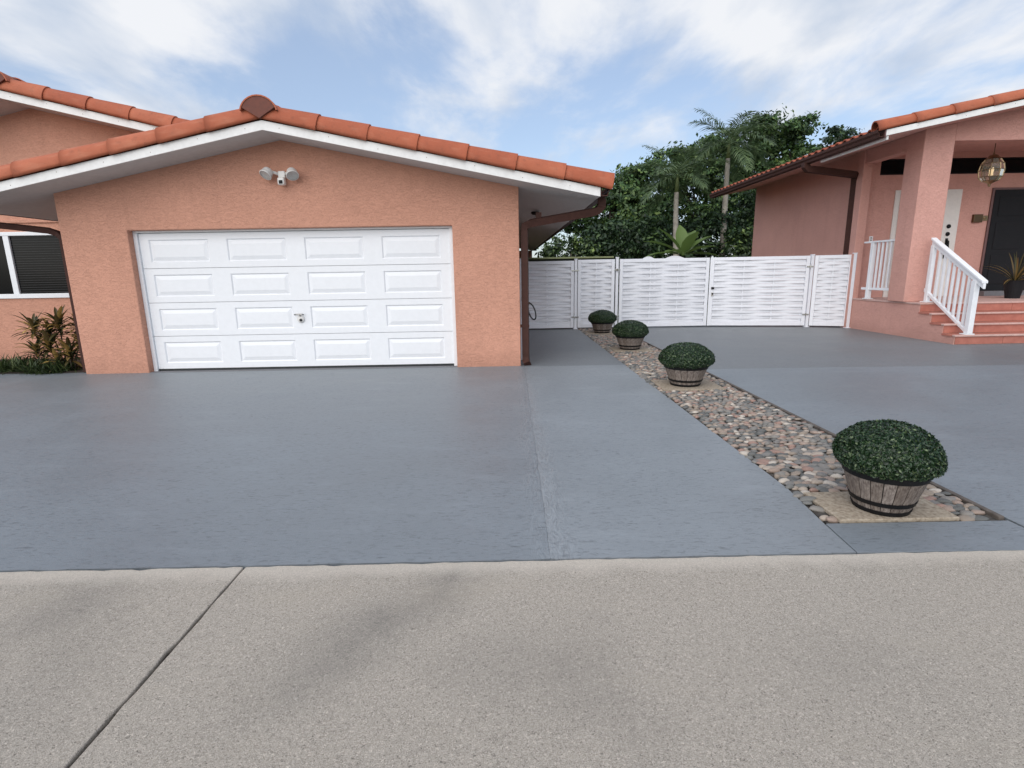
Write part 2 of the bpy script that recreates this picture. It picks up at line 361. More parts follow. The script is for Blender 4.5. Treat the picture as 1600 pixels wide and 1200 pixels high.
# concrete sidewalk: two pours with an open joint between them
sub = MB().slab([(-15, -8), (16, -8), (16, 15), (-15, 15)], -.055, -.030); tag(sub.build('driveway_base', 'bed_grout'), kind='structure')
jl = jag((-1.411, -8), (-1.401, KY-.012), 150, .003, 1)
le = jag((-1.401, KY-.012), (-14, KY+.02), 260, .0045, 2)
pv = tag(MB().slab([(-14, -8)]+jl+le[1:], -.02, .004).build('pavement', 'concrete', bevel=.006), kind='structure')
jr = jag((-1.388, KY-.012), (-1.397, -8), 150, .003, 3)
re_ = jag((16, KY-.03), (-1.388, KY-.012), 300, .0045, 4)
tag(MB().slab([(16, -8)]+re_[:-1]+jr, -.02, .004).build('pavement', 'concrete', bevel=.006), kind='structure')
# painted driveway in front of the garage, with the paler walk beside it
SX0, SX1 = 1.925, 2.93
fe = jag((-14, KY+.03), (1.845, KY), 300, .003, 5)
wj = jag((.215, KY+.0085), (.295, 8.45), 40, .004, 21)
fl_ = [q_ for q_ in fe if q_[0] < .205]; fr_ = [q_ for q_ in fe if q_[0] > .225]
tag(MB().slab(fl_+[(x-.0006, y) for x, y in wj]+[(.235, 8.45), (.235, 9.5), (-14, 9.5)], -.02, 0).build('driveway', 'drive_paint'), kind='structure')
tag(MB().slab(fr_+[(SX0-.055, 2.88), (SX0, 3.4), (SX0, 8.45)]+[(x+.0006, y) for x, y in wj[::-1]], -.02, .0004).build('path', 'walk_paint'), kind='structure')
tag(MB().slab([(.235, 8.455), (SX0, 8.455), (SX0, 14.02), (.235, 14.02)], -.02, 0).build('path', 'drive_paint_old', bevel=.004), kind='structure')
tag(MB().slab(jag((1.853, KY), (2.985, KY-.012), 30, .003, 6)+[(2.965, 2.875), (1.880, 2.885)], -.02, .001).build('driveway_strip', 'drive_paint', bevel=.004), kind='structure')
tag(MB().slab(jag((2.995, KY-.012), (15, KY-.03), 200, .003, 8)+[(15, 7.60), (SX1+.058, 7.93), (SX1+.058, 3.4), (2.990, 2.875)], -.02, 0).build('driveway', 'drive_paint', bevel=.004), kind='structure')
tag(MB().slab([(SX1+.058, 7.936), (15, 7.606), (15, 15), (SX1+.058, 15)], -.02, -.0005).build('driveway', 'drive_paint_old', bevel=.004), kind='structure')

# pebble bed
bed = tag(MB().slab([(SX0-.02, 2.89), (SX1+.05, 2.89), (SX1+.05, 14.03), (SX0-.02, 14.03)], -.029, -.012).build('pebble_bed', 'bed_grout', loc=(2.43, 2.89, -.03)), kind='structure')
rnd = random.Random(11)
y = 2.9; k = 0
while y < 14:                                   # timber edging in lengths
    y1 = min(y+rnd.uniform(1.6, 2.2), 14.03)
    MB().box(SX1+.004+rnd.uniform(-.004, .004), SX1+.040, y, y1-.008, -.02, .013).build('edging_board', 'edging_wood', bed, bevel=.006); y = y1
def pebble_mesh(seed):
    bm = bmesh.new(); bmesh.ops.create_icosphere(bm, subdivisions=2, radius=1)
    for v in bm.verts:
        n = mnoise.noise(v.co*1.1+Vector((seed*7.3, 0, 0)))
        v.co *= 1+.32*n
    me = bpy.data.meshes.new('pebble'); bm.to_mesh(me); bm.free(); me.materials.append(MATS['pebble'])
    for p in me.polygons: p.use_smooth = True
    return me
PM = [pebble_mesh(i) for i in range(10)]
PADS = [(2.335, 3.10, .72, .41), (2.37, 6.80, .78, .66), (2.40, 10.12, .72, .60), (2.37, 12.98, .72, .60)]
def in_pad(x, y):
    return any(abs(x-a) < w_/2+.010 and abs(y-b) < d_/2+.012 for a, b, w_, d_ in PADS)
spots = []
yy = 2.925; row = 0
while yy < 14.0:                                  # jittered packing, rows staggered
    x = SX0+(-.03 if yy < 3.4 else .03)+(row % 2)*.04
    while x < SX1-.01:
        px, py = x+rnd.uniform(-.016, .016), yy+rnd.uniform(-.014, .014)
        if SX0+(-.035 if yy < 3.3 else .012) < px < SX1-.015 and not in_pad(px, py): spots.append((px, py))
        x += rnd.uniform(.046, .078)
    yy += .050; row += 1
spots.sort(key=lambda p: p[1])
big = MB(); iso = bmesh.new(); bmesh.ops.create_icosphere(iso, subdivisions=1, radius=1)
iv = [v.co.copy() for v in iso.verts]; ifc = [tuple(v.index for v in f.verts) for f in iso.faces]; iso.free()
for i, (px, py) in enumerate(spots):
    q_ = rnd.uniform(.72, 1.3); rx, ry, rz_ = rnd.uniform(.034, .052)*q_, rnd.uniform(.023, .035)*q_, rnd.uniform(.012, .024)
    th = rnd.uniform(-.5, .5); zc = rnd.uniform(-.008, .006)
    if i < 300:
        o = put('pebble', PM[rnd.randrange(10)], bed, (px-2.43, py-2.89, zc+.03), (rnd.uniform(-.2, .2), rnd.uniform(-.2, .2), th)); o.scale = (rx, ry, rz_)
    else:
        ct, st_ = math.cos(th), math.sin(th); q = Vector((px*9, py*9, 0))
        vs_ = []
        for v in iv:
            a = 1+.3*mnoise.noise(v*1.1+q); X, Y_, Z_ = v.x*rx*a, v.y*ry*a, v.z*rz_*a
            vs_.append((px+X*ct-Y_*st_, py+X*st_+Y_*ct, zc+Z_))
        big.add(vs_, ifc)
o = big.build('pebble_fill', 'pebble_far', bed, smooth=True); o['kind'] = 'stuff'

PADL = ['small beige stone pad under the nearest and largest-looking planter', 'beige stone pad under the second planter from the front',
        'beige stone pad under the third planter from the front', 'beige stone pad under the planter closest to the white fence']
for (px, py, w_, d_), lb in zip(PADS, PADL):
    o = MB().box(px-w_/2, px+w_/2, py-d_/2, py+d_/2, -.011, .016).build('paving_slab', 'pad_stone', loc=(px, py, -.011), bevel=.006)
    tag(o, lb, 'paving slab', 'stone pads under the planters')

# ------------------------------------------------------------------ roof helper pieces
def rake_tile_mesh(ln, r0, r1, flip):
    """half barrel along +X (downhill), small end r0, large end r1, lying over a rake edge; local origin on the edge"""
    mb = MB(); n = 12; rows = 5
    for i in range(rows+1):
        t = i/rows; r = r0+(r1-r0)*t
        for k in range(n+1):
            a = math.pi*(-.10+1.10*k/n)
            mb.v.append((t*ln, -math.cos(a)*r, math.sin(a)*r*1.34+.062))
        for k in range(n+1):
            a = math.pi*(-.10+1.10*k/n)
            mb.v.append((t*ln, -math.cos(a)*(r-.018), math.sin(a)*(r-.018)*1.34+.062))
    s = 2*(n+1)
    for i in range(rows):
        for k in range(n):
            a = i*s+k; mb.f.append((a, a+1, a+s+1, a+s)); b = a+n+1; mb.f.append((b, b+s, b+s+1, b+1))
        for k in (0, n):
            a = i*s+k; mb.f.append((a, a+s, a+s+n+1, a+n+1))
    for i in (0, rows):
        for k in range(n):
            a = i*s+k; mb.f.append((a, a+n+1, a+n+2, a+1))
    if flip: mb.v = [(-x, y, z) for x, y, z in mb.v]; mb.f = [q[::-1] for q in mb.f]
    me = mb.mesh('rake_tile', 'roof_tile', smooth=False)
    for p in me.polygons: p.use_smooth = len(p.vertices) == 4 and p.area > .004
    return me
def field(mb, xtop, ztop, xbot, zbot, y0, y1, pitch=.26, course=.38, r=.075):
    """rows of barrel tile from ridge (xtop) to eave (xbot) between y0 and y1"""
    ln = math.hypot(xbot-xtop, zbot-ztop); ux, uz = (xbot-xtop)/ln, (zbot-ztop)/ln; nx, nz = -uz*(1 if ux > 0 else -1), abs(ux)
    nc = int(ln/course); cl = ln/nc; cols = int((y1-y0)/pitch); seg = 8
    for c in range(nc):
        o = len(mb.v)
        for e, lift in ((0, .0), (1, .022)):
            s_ = (c+e)*cl+(.03 if e else 0)
            for j in range(cols*seg+1):
                ph = j/seg*2*math.pi; h = r*(.5+.5*math.cos(ph))**.8+lift+.01
                mb.v.append((xtop+ux*s_+nx*h, y0+(y1-y0)*j/(cols*seg), ztop+uz*s_+nz*h))
        nn = cols*seg+1
        for j in range(nn-1):
            q = (o+j, o+j+1, o+nn+j+1, o+nn+j); mb.f.append(q if ux > 0 else q[::-1])
        o2 = len(mb.v)                              # tile butt faces
        for j in range(nn):
            x, y_, z = mb.v[o+nn+j]; mb.v.append((x-nx*.03, y_, z-nz*.03))
        for j in range(nn-1):
            q = (o+nn+j, o+nn+j+1, o2+j+1, o2+j); mb.f.append(q if ux > 0 else q[::-1])
def gutter(mb, x, z, y0, y1, s=1, w_=.13, h=.13):
    """K-style gutter hung on an eave that runs along Y; s=+1: opens outwards to +X"""
    pr = [(0, 0), (w_*.72, 0), (w_*.78, h*.35), (w_, h*.6), (w_, h), (w_-.012, h), (w_-.012, h*.62), (w_*.72, h*.4), (w_*.66, .012), (.012, .012), (.012, h), (0, h)]
    pts = [(x+s*a, z+b) for a, b in pr]
    if s < 0: pts = pts[::-1]
    mb.prism(pts, y0, y1)
def downspout_path(mb, pts, a=.038, b=.05):
    """rectangular pipe swept through points"""
    mb.tube(pts, .062, 4, sq=True)

def gable_roof(parent, xa, za, x0, x1, y0, y1, slope, thick, fascia_mat, soffit_mat, tiles, eave_right=True, eave_left=True, cap=True, rake_sides=(-1, 1), tile_len=.70, rake_r=(.118, .140)):
    """underside apex at (xa, za); prism roof between x0 and x1"""
    def zu(x): return za-slope*abs(x-xa)
    roof = MB().prism([(x0, zu(x0)), (xa, za), (x1, zu(x1)), (x1, zu(x1)+thick), (xa, za+thick), (x0, zu(x0)+thick)][::1], y0+.022, y1).build('roof', soffit_mat, parent)
    # fascia boards at the front
    for s, xe in ((-1, x0), (1, x1)):
        if s not in rake_sides: continue
        pts = [(xa, za-.004), (xe, zu(xe)-.004), (xe, zu(xe)+thick), (xa, za+thick)]
        if s < 0: pts = pts[::-1]
        fb = MB().prism(pts, y0, y0+.02).build('fascia_board', fascia_mat, roof)
        n = 7
        for i in range(n):
            t = (i+.35)/n; x = xa+(xe-xa)*t; z = zu(x)+thick*(.5+.15*math.sin(i*2.1))
            MB().lathe([(.0, -.002), (.0045, -.0015), (.005, .004)], (x, y0-.002, z), 8, 'y').build('nail_head', 'bronze', roof)
    fm = MB()
    if eave_left: field(fm, xa, za+thick, x0-.05, zu(x0-.05)+thick, y0+.10, y1)
    if eave_right: field(fm, xa, za+thick, x1+.05, zu(x1+.05)+thick, y0+.10, y1)
    if fm.v: tag(fm.build('field_tiles', 'roof_field', roof, smooth=False), kind='stuff')
    off = parent.location; ang = math.atan(slope)
    for s, xe in ((-1, x0), (1, x1)):
        if s not in rake_sides: continue
        ln = abs(xe-xa)/math.cos(ang)+.10; n = max(1, round(ln/tile_len)); tl = ln/n
        me = rake_tile_mesh(tl+.06, rake_r[0], rake_r[1], s < 0)
        for i in range(n):
            d = i*tl; x = xa+s*d*math.cos(ang); z = za+thick-d*math.sin(ang)
            put('rake_tile', me, roof, (x-off.x, y0+.085-off.y, z-off.z), (random.uniform(-.015, .015), (ang+.012)*s, random.uniform(-.006, .006)))
    if cap:
        # ridge tiles running back and the mortar-filled end under the first one
        nr = int((y1-y0)/.42)
        bm_ = MB(); n = 12
        for e, (yv, r) in enumerate(((-.07, .262), (.46, .215))):
            for k in range(n+1):
                a = math.pi*(.06+.88*k/n); bm_.v.append((-math.cos(a)*r, yv, math.sin(a)*r*.92-.03))
            for k in range(n+1):
                a = math.pi*(.06+.88*k/n); bm_.v.append((-math.cos(a)*(r-.018), yv, math.sin(a)*(r-.018)*.92-.03))
        s_ = 2*(n+1)
        for k in range(n):
            bm_.f += [(k, k+1, k+1+s_, k+s_), (k+n+1, k+n+1+s_, k+n+2+s_, k+n+2), (k, k+n+1, k+n+2, k+1)]
        me = bm_.mesh('ridge_tile', 'roof_tile', smooth=False)
        for i in range(nr):
            put('ridge_tile', me, roof, (xa-off.x, y0+i*.42-off.y, za+thick+.095-off.z))
        pts = [(xa, za+thick+.012)]
        for k in range(n+1):
            a = math.pi*(.12+.76*k/n); pts.append((xa+math.cos(a)*.240, za+thick+.095+math.sin(a)*.222-.03))
        MB().prism(pts, y0-.062, y0+.25).build('ridge_end', 'mortar_brown', roof)
    return roof

# ------------------------------------------------------------------ garage
Y0 = 8.518; GL, GR = -6.81, .235; DL, DR, DH = -5.79, -.80, 2.225; APX, APZ, SL = -3.31, 3.485, .2015
YB = 27.0
gar = thing('garage', (-3.31, Y0, 0), 'salmon stucco garage with white sectional door and terracotta rake tiles', 'garage')
zr = lambda x: APZ-SL*abs(x-APX)+.004
MB().prism([(GL, -.02), (DL, -.02), (DL, DH), (DR, DH), (DR, -.02), (GR, -.02), (GR, zr(GR)), (APX, zr(APX)), (GL, zr(GL))], Y0, Y0+.2).build('front_wall', 'stucco_salmon', gar, bevel=.012)
MB().box(GR-.2, GR-.001, Y0+.2, YB-.8, -.02, zr(GR)+.01).build('side_wall', 'stucco_salmon', gar)
MB().box(GL+.001, GL+.2, Y0+.2, 14, -.02, zr(GL)+.01).build('side_wall', 'stucco_salmon', gar)
MB().prism([(GL+.2, -.02), (GR-.2, -.02), (GR-.2, zr(GR)), (APX, zr(APX)), (GL+.2, zr(GL))], YB-1.0, YB-.8).build('back_wall', 'stucco_salmon', gar)
MB().box(GR+.001, 1.36, YB-.3, YB-.1, -.02, APZ-SL*(1.36-APX)).build('wing_wall', 'stucco_salmon', gar)
MB().box(GL+.2, GR-.2, Y0+.45, Y0+.5, -.02, 2.7).build('inner_wall', 'dark_void', gar)
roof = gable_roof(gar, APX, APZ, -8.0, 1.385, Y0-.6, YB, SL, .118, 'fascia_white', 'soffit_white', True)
EZ = APZ-SL*(1.385-APX)
gm = MB(); gutter(gm, 1.392, EZ+.002, Y0-.60, YB-.02, 1, .14, .15); gm.build('gutter', 'brown_metal', gar)
gm = MB(); gutter(gm, -8.007, EZ+.002, Y0-.60, 10.2, -1, .14, .15); gm.build('gutter', 'brown_metal', gar)
dsp = MB().tube([(1.465, Y0-.28, EZ+.01), (1.465, Y0-.27, EZ-.10), (1.42, Y0-.25, EZ-.155), (1.34, Y0-.22, EZ-.175), (.42, Y0+.075, EZ-.295), (.33, Y0+.10, EZ-.335), (.322, Y0+.11, EZ-.41), (.322, Y0+.11, .13), (.325, Y0+.09, .07), (.345, Y0+.02, .02)], .076, 4, sq=True).build('downspout', 'brown_metal', gar)
MB().box(.50, .585, Y0+.02, Y0+.09, EZ-.25, EZ-.14).build('pipe_bracket', 'brown_metal', dsp)
MB().box(.24, .382, Y0+.05, Y0+.17, .62, .66).build('pipe_strap', 'brown_metal', dsp)
MB().tube([(-8.08, Y0-.28, EZ+.01), (-8.08, Y0-.27, EZ-.12), (-8.0, Y0-.22, EZ-.17), (-7.05, Y0+.09, EZ-.29), (-6.95, Y0+.12, EZ-.33), (-6.875, Y0+.12, EZ-.42), (-6.875, Y0+.12, .02)], .055, 4, sq=True).build('downspout', 'brown_metal', gar)
# door frame and door
DY = Y0+.135
MB().box(DL+.0015, DL+.062, DY-.02, DY+.06, -.01, DH-.03).build('door_jamb', 'white_paint', gar, bevel=.004)
MB().box(DR-.062, DR-.0015, DY-.02, DY+.06, -.01, DH-.03).build('door_jamb', 'white_paint', gar, bevel=.004)
MB().box(DL+.0015, DR-.0015, DY-.02, DY+.06, DH-.0295, DH-.001).build('door_header', 'white_paint', gar, bevel=.003)
door = MB().box(DL+.03, DR-.03, DY+.05, DY+.07, .035, DH-.03).build('garage_door', 'white_door', gar)
DX0, DX1, DZ0, DZ1 = DL+.064, DR-.064, .038, DH-.035
SH = (DZ1-DZ0)/4; PW = (DX1-DX0)/4
pmesh = MB()
def frustum(mb, hw, hh, y0, y1, ins):
    mb.add([(-hw, y0, -hh), (hw, y0, -hh), (hw, y0, hh), (-hw, y0, hh), (-hw+ins, y1, -hh+ins), (hw-ins, y1, -hh+ins), (hw-ins, y1, hh-ins), (-hw+ins, y1, hh-ins)],
           [(0, 1, 5, 4), (1, 2, 6, 5), (2, 3, 7, 6), (3, 0, 4, 7), (4, 5, 6, 7)])
HW, HH = .462, .172
frustum(pmesh, HW-.004, HH-.004, .016, -.001, .075)
pme = pmesh.mesh('raised_panel', 'white_door')
gl = gar.location
for r_ in range(4):
    z0 = DZ0+r_*SH; z1 = z0+SH-.007
    # section face with four recessed openings
    cxs = [DX0+PW*(c+.5)+(.5-c/3)*.0 for c in range(4)]; cz = (z0+z1)/2
    mb = MB(); xs = [DX0]
    for cx in cxs: xs += [cx-HW, cx+HW]
    xs.append(DX1); zs = [z0, cz-HH, cz+HH, z1]
    idx = {}
    for i, x in enumerate(xs):
        for j, z in enumerate(zs): idx[i, j] = len(mb.v); mb.v.append((x, DY+.012, z))
    hole = set()
    for i in range(9):
        for j in range(3):
            if j == 1 and i % 2 == 1: hole.add(i); continue
            mb.f.append((idx[i, j], idx[i+1, j], idx[i+1, j+1], idx[i, j+1]))
    for i in sorted(hole):                          # sloped recess rims
        a = [idx[i, 1], idx[i+1, 1], idx[i+1, 2], idx[i, 2]]; o = len(mb.v)
        for (qi, sx, sz) in ((a[0], 1, 1), (a[1], -1, 1), (a[2], -1, -1), (a[3], 1, -1)):
            x, y_, z = mb.v[qi]; mb.v.append((x+sx*.02, y_+.018, z+sz*.02))
        for k_ in range(4): mb.f.append((a[k_], a[(k_+1) % 4], o+(k_+1) % 4, o+k_))
        mb.f.append((o, o+1, o+2, o+3))
    for j, z in ((0, z0), (3, z1)):                  # section edges fold back
        a, b = idx[0, j], idx[9, j]; o = len(mb.v); mb.v += [(DX0, DY+.048, z), (DX1, DY+.048, z)]
        mb.f.append((a, o, o+1, b) if j == 0 else (a, b, o+1, o))
    mb.build('door_section', 'white_door', door)
    for cx in cxs:
        put('raised_panel', pme, door, (cx-gl.x, DY+.014-gl.y, cz-gl.z))
MB().box(DX0-.03, DX1+.03, DY+.015, DY+.045, .006, .036).build('bottom_seal', 'black_rubber', door)
hx, hz = (DX0+DX1)/2-.02, DZ0+SH*1.5+.03
hd = MB().lathe([(.0, -.022), (.052, -.020), (.060, -.008), (.060, .002)], (hx, DY+.008, hz-.06), 16, 'y').build('lock_plate', 'lamp_white', door, smooth=True)
MB().tube([(hx-.085, DY-.035, hz+.012), (hx-.03, DY-.042, hz+.018), (hx+.03, DY-.042, hz+.018), (hx+.07, DY-.035, hz+.01)], .012, 8).tube([(hx, DY+.01, hz-.02), (hx, DY-.04, hz+.015)], .013, 8).build('door_handle', 'chrome', door, smooth=True)
MB().lathe([(.0, -.034), (.022, -.033), (.024, -.012)], (hx+.004, DY+.008, hz-.075), 12, 'y').build('keyhole', 'black_rubber', door, smooth=True)
# threshold strip of bare grey concrete
MB().box(DL+.002, DR-.002, Y0+.0, Y0+.14, -.018, .004).build('threshold', 'threshold_grey', gar)

# under-eave fittings
for (x, y_, z, lb) in ((.62, 10.9, 2.66, 'small dark fitting under the right eave of the garage'), (-7.05, 9.1, 2.70, 'small dark fitting under the left eave of the garage')):
    o = MB().lathe([(0, 0), (.075, 0), (.085, -.03), (.05, -.06), (0, -.065)], (x, y_, z+.002), 14).build('eave_fitting', 'black_band', loc=(x, y_, z), smooth=True)
    tag(o, lb, 'light fitting')

# ------------------------------------------------------------------ security light on the gable
LX, LZ = -3.31, 2.99
sl = thing('security_light', (LX, Y0, LZ), 'white twin-head security light with motion sensor on garage gable', 'security light')
MB().lathe([(.06, 0), (.062, -.02), (.055, -.035), (0, -.035)], (LX, Y0, LZ), 16, 'y').box(LX-.05, LX+.05, Y0-.09, Y0-.03, LZ-.05, LZ+.045).build('base', 'lamp_white', sl, bevel=.012)
def lamp_head(sx, dx, dz):
    c = Vector((LX+dx, Y0-.15, LZ+dz)); axis = Vector((sx*.30, -.55, -.72)).normalized()
    a = axis.orthogonal().normalized(); b = axis.cross(a); mb = MB()
    prof = [(.0, -.075), (.035, -.072), (.065, -.055), (.078, -.02), (.086, .035), (.091, .04), (.091, .052), (.082, .052)]
    n = 18
    for r, h in prof:
        for k_ in range(n):
            t = 2*math.pi*k_/n; mb.v.append(tuple(c+axis*h+(a*math.cos(t)+b*math.sin(t))*r))
    for i in range(len(prof)-1):
        for k_ in range(n): mb.f.append((i*n+k_, i*n+(k_+1) % n, (i+1)*n+(k_+1) % n, (i+1)*n+k_))
    hd = mb.build('lamp_head', 'lamp_white', sl, smooth=True)
    ln = MB(); e = c+axis*.044
    ln.v = [tuple(e+(a*math.cos(2*math.pi*k_/n)+b*math.sin(2*math.pi*k_/n))*.083) for k_ in range(n)]+[tuple(e-axis*.012)]
    ln.f = [(k_, (k_+1) % n, n) for k_ in range(n)]
    ln.build('lens', 'lens_pale', hd)
    MB().tube([(LX+sx*.04, Y0-.06, LZ), tuple(c-axis*.05)], .022, 8).build('arm', 'lamp_white', sl, smooth=True)
lamp_head(-1, -.185, .010); lamp_head(1, .185, -.002)
MB().box(LX-.045, LX+.055, Y0-.16, Y0-.06, LZ-.16, LZ-.055).build('sensor', 'lamp_white', sl, bevel=.02)
MB().box(LX-.022, LX+.036, Y0-.168, Y0-.15, LZ-.145, LZ-.095).build('sensor_window', 'black_band', sl, bevel=.008)

# ------------------------------------------------------------------ taller house on the left
HY = 10.3; HX, HZ, HS = -8.36, 4.485, .235
hl = thing('house', (-8.36, HY, 0), 'taller salmon house behind the garage on the left with a dark window', 'house')
zh = lambda x: HZ-HS*abs(x-HX)+.004
WX0, WX1, WZ0, WZ1 = -11.6, -7.95, 1.17, 2.385
MB().prism([(-12.5, -.02), (-4.6, -.02), (-4.6, zh(-4.6)), (HX, zh(HX)), (-12.5, zh(-12.5))], HY+.14, HY+.25).build('inner_wall', 'dark_void', hl)
mb = MB()
mb.prism([(-12.5, -.02), (-4.6, -.02), (-4.6, WZ0), (-12.5, WZ0)], HY, HY+.13)
mb.build('wall', 'stucco_salmon', hl)
MB().prism([(-12.5, WZ1), (-4.6, WZ1), (-4.6, zh(-4.6)), (HX, zh(HX)), (-12.5, zh(-12.5))], HY, HY+.13).build('wall', 'stucco_salmon', hl)
MB().box(WX1, -4.6, HY+.0005, HY+.13, WZ0, WZ1).build('wall', 'stucco_salmon', hl)
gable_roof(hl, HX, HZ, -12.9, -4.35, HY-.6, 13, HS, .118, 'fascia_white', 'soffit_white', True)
win = MB().box(WX0, WX1, HY-.03, HY+.07, WZ0, WZ0+.085).build('window', 'white_paint', hl, bevel=.006)
MB().box(WX0, WX1, HY-.02, HY+.07, WZ1-.07, WZ1).build('window_frame', 'white_paint', win, bevel=.006)
MB().box(WX1-.07, WX1-.001, HY-.015, HY+.07, WZ0+.086, WZ1-.071).build('window_frame', 'white_paint', win, bevel=.006)
MB().box(-9.30, -9.195, HY-.015, HY+.07, WZ0+.086, WZ1-.071).build('window_mullion', 'white_paint', win, bevel=.006)
m_ = MATS['window_glass']
MB().box(-9.195, WX1-.07, HY+.02, HY+.026, WZ0+.086, WZ1-.071).build('window_pane', 'clear_pane' if 'clear_pane' in MATS else 'window_glass', win)
MB().box(WX0, -9.30, HY+.02, HY+.026, WZ0+.086, WZ1-.071).build('window_pane', 'window_glass', win)
bl = MB()
for i in range(24):
    z = WZ0+.11+i*.044
    bl.add([(-9.19, HY+.016, z), (WX1-.075, HY+.016, z), (WX1-.075, HY+.0185, z+.007), (-9.19, HY+.0185, z+.007)], [(0, 1, 2, 3)])
tag(bl.build('blind', 'blind_pale', win), kind='stuff')
MB().box(-12.5, -4.7, HY-.03, HY-.001, 2.54, 2.60).build('wall_band', 'stucco_salmon', hl, bevel=.008)

# ------------------------------------------------------------------ house on the right
PX0 = 8.59; FZ = .74; RY = 10.72; EX = 7.30; EZR = 3.93; RS = .195; RAX = 13.6
hr = thing('house', (11, 11.3, 0), 'pink stucco house with tiled roof, raised porch and brick-red steps', 'house')
RAZ = EZR+RS*(RAX-EX)
zp = lambda x: RAZ-RS*abs(x-RAX)+.004
rf = gable_roof(hr, RAX, RAZ, EX, 2*RAX-EX, RY, 19.2, RS, .10, 'fascia_white', 'soffit_pink', True, rake_sides=(-1, 1), rake_r=(.10, .118), tile_len=.72)
MB().box(EX-.022, EX-.001, RY+.001, 19.2, EZR-.035, EZR+.095).build('fascia_board', 'brown_fascia', rf)
gm = MB(); gutter(gm, EX-.0235, EZR-.02, RY+.02, 19.22, -1, .13, .13); gm.build('gutter', 'brown_metal', hr)
MB().box(EX+.03, EX+.07, RY+.03, 12.9, EZR-.07, EZR+.004).build('trim_board', 'fascia_white', rf)
# side wall (back part of the house), pilaster, porch back wall
MB().box(8.65, 8.85, 13.36, 18.95, -.02, zp(8.65)+.02).build('side_wall', 'stucco_skylit_pink', hr, bevel=.01)
MB().box(8.85, 15.5, 18.7, 18.9, -.02, 4.1).build('back_wall', 'stucco_skylit_pink', hr)
MB().box(8.50, 8.72, 13.13, 13.355, -.02, zp(8.52)).build('pilaster', 'stucco_skylit_pink', hr, bevel=.01)
BY = 13.30
TZ0, TZ1, TX0 = 3.63, 3.995, 9.02
mb = MB(); pts = [(8.7205, -.02), (16, -.02), (16, TZ0), (8.7205, TZ0)]
MB().prism(pts, BY, BY+.15).build('porch_wall', 'stucco_skylit_pink', hr)
MB().prism([(8.7205, TZ0), (TX0, TZ0), (TX0, TZ1), (16, TZ1), (16, zp(16)), (RAX, zp(RAX)), (8.7205, zp(8.7205))], BY, BY+.15).build('porch_wall', 'stucco_skylit_pink', hr)
tw = MB().box(TX0, 16, BY+.07, BY+.08, TZ0, TZ1).build('transom_window', 'window_glass', hr)
fr = MB().box(TX0+.001, 16, BY+.03, BY+.068, TZ0+.001, TZ0+.03).box(TX0+.001, 16, BY+.03, BY+.068, TZ1-.03, TZ1-.001).box(TX0+.001, TX0+.03, BY+.03, BY+.068, TZ0+.0305, TZ1-.0305)
for x in (10.35, 11.7, 13.0): fr.box(x, x+.03, BY+.03, BY+.068, TZ0+.0305, TZ1-.0305)
fr.build('frame', 'black_band', tw)
# pale side door with black lock set
MB().box(9.44, 11.06, BY-.03, BY-.001, FZ, 3.28).build('door_frame', 'off_white_door', hr, bevel=.005)
wd = MB().box(9.55, 10.94, BY-.045, BY-.031, FZ+.02, 3.19).build('door', 'off_white_door', hr)
for z0, z1 in ((.95, 1.6), (1.75, 2.35), (2.5, 3.05)):
    MB().box(9.75, 10.45, BY-.06, BY-.046, z0, z1).build('door_panel', 'off_white_door', wd, bevel=.012)
for z in (2.42, 2.24):
    MB().lathe([(0, -.03), (.045, -.028), (.05, -.005)], (10.82, BY-.046, z), 14, 'y').build('lock', 'black_band', wd, smooth=True)
MB().tube([(10.82, BY-.05, 2.10), (10.82, BY-.11, 2.06), (10.82, BY-.12, 1.9), (10.82, BY-.11, 1.74), (10.82, BY-.05, 1.70)], .022, 8).box(10.79, 10.85, BY-.056, BY-.0455, 1.66, 2.14).build('handle', 'black_band', wd, smooth=False)
# dark front door
MB().box(11.79, 13.66, BY-.04, BY-.001, FZ, 3.30).build('door_frame', 'brown_fascia', hr, bevel=.005)
dd = MB().box(11.84, 13.60, BY-.055, BY-.041, FZ+.12, 3.25).build('door', 'dark_door', hr)
for c in range(2):
    for z0, z1 in ((1.02, 1.72), (1.86, 2.5), (2.64, 3.1)):
        MB().box(11.97+c*.82, 12.63+c*.82, BY-.068, BY-.056, z0, z1).build('door_panel', 'dark_door', dd, bevel=.01)
MB().box(11.74, 13.7, BY-.30, BY-.0415, FZ+.0005, FZ+.115).build('threshold', 'threshold_grey', hr, bevel=.006)
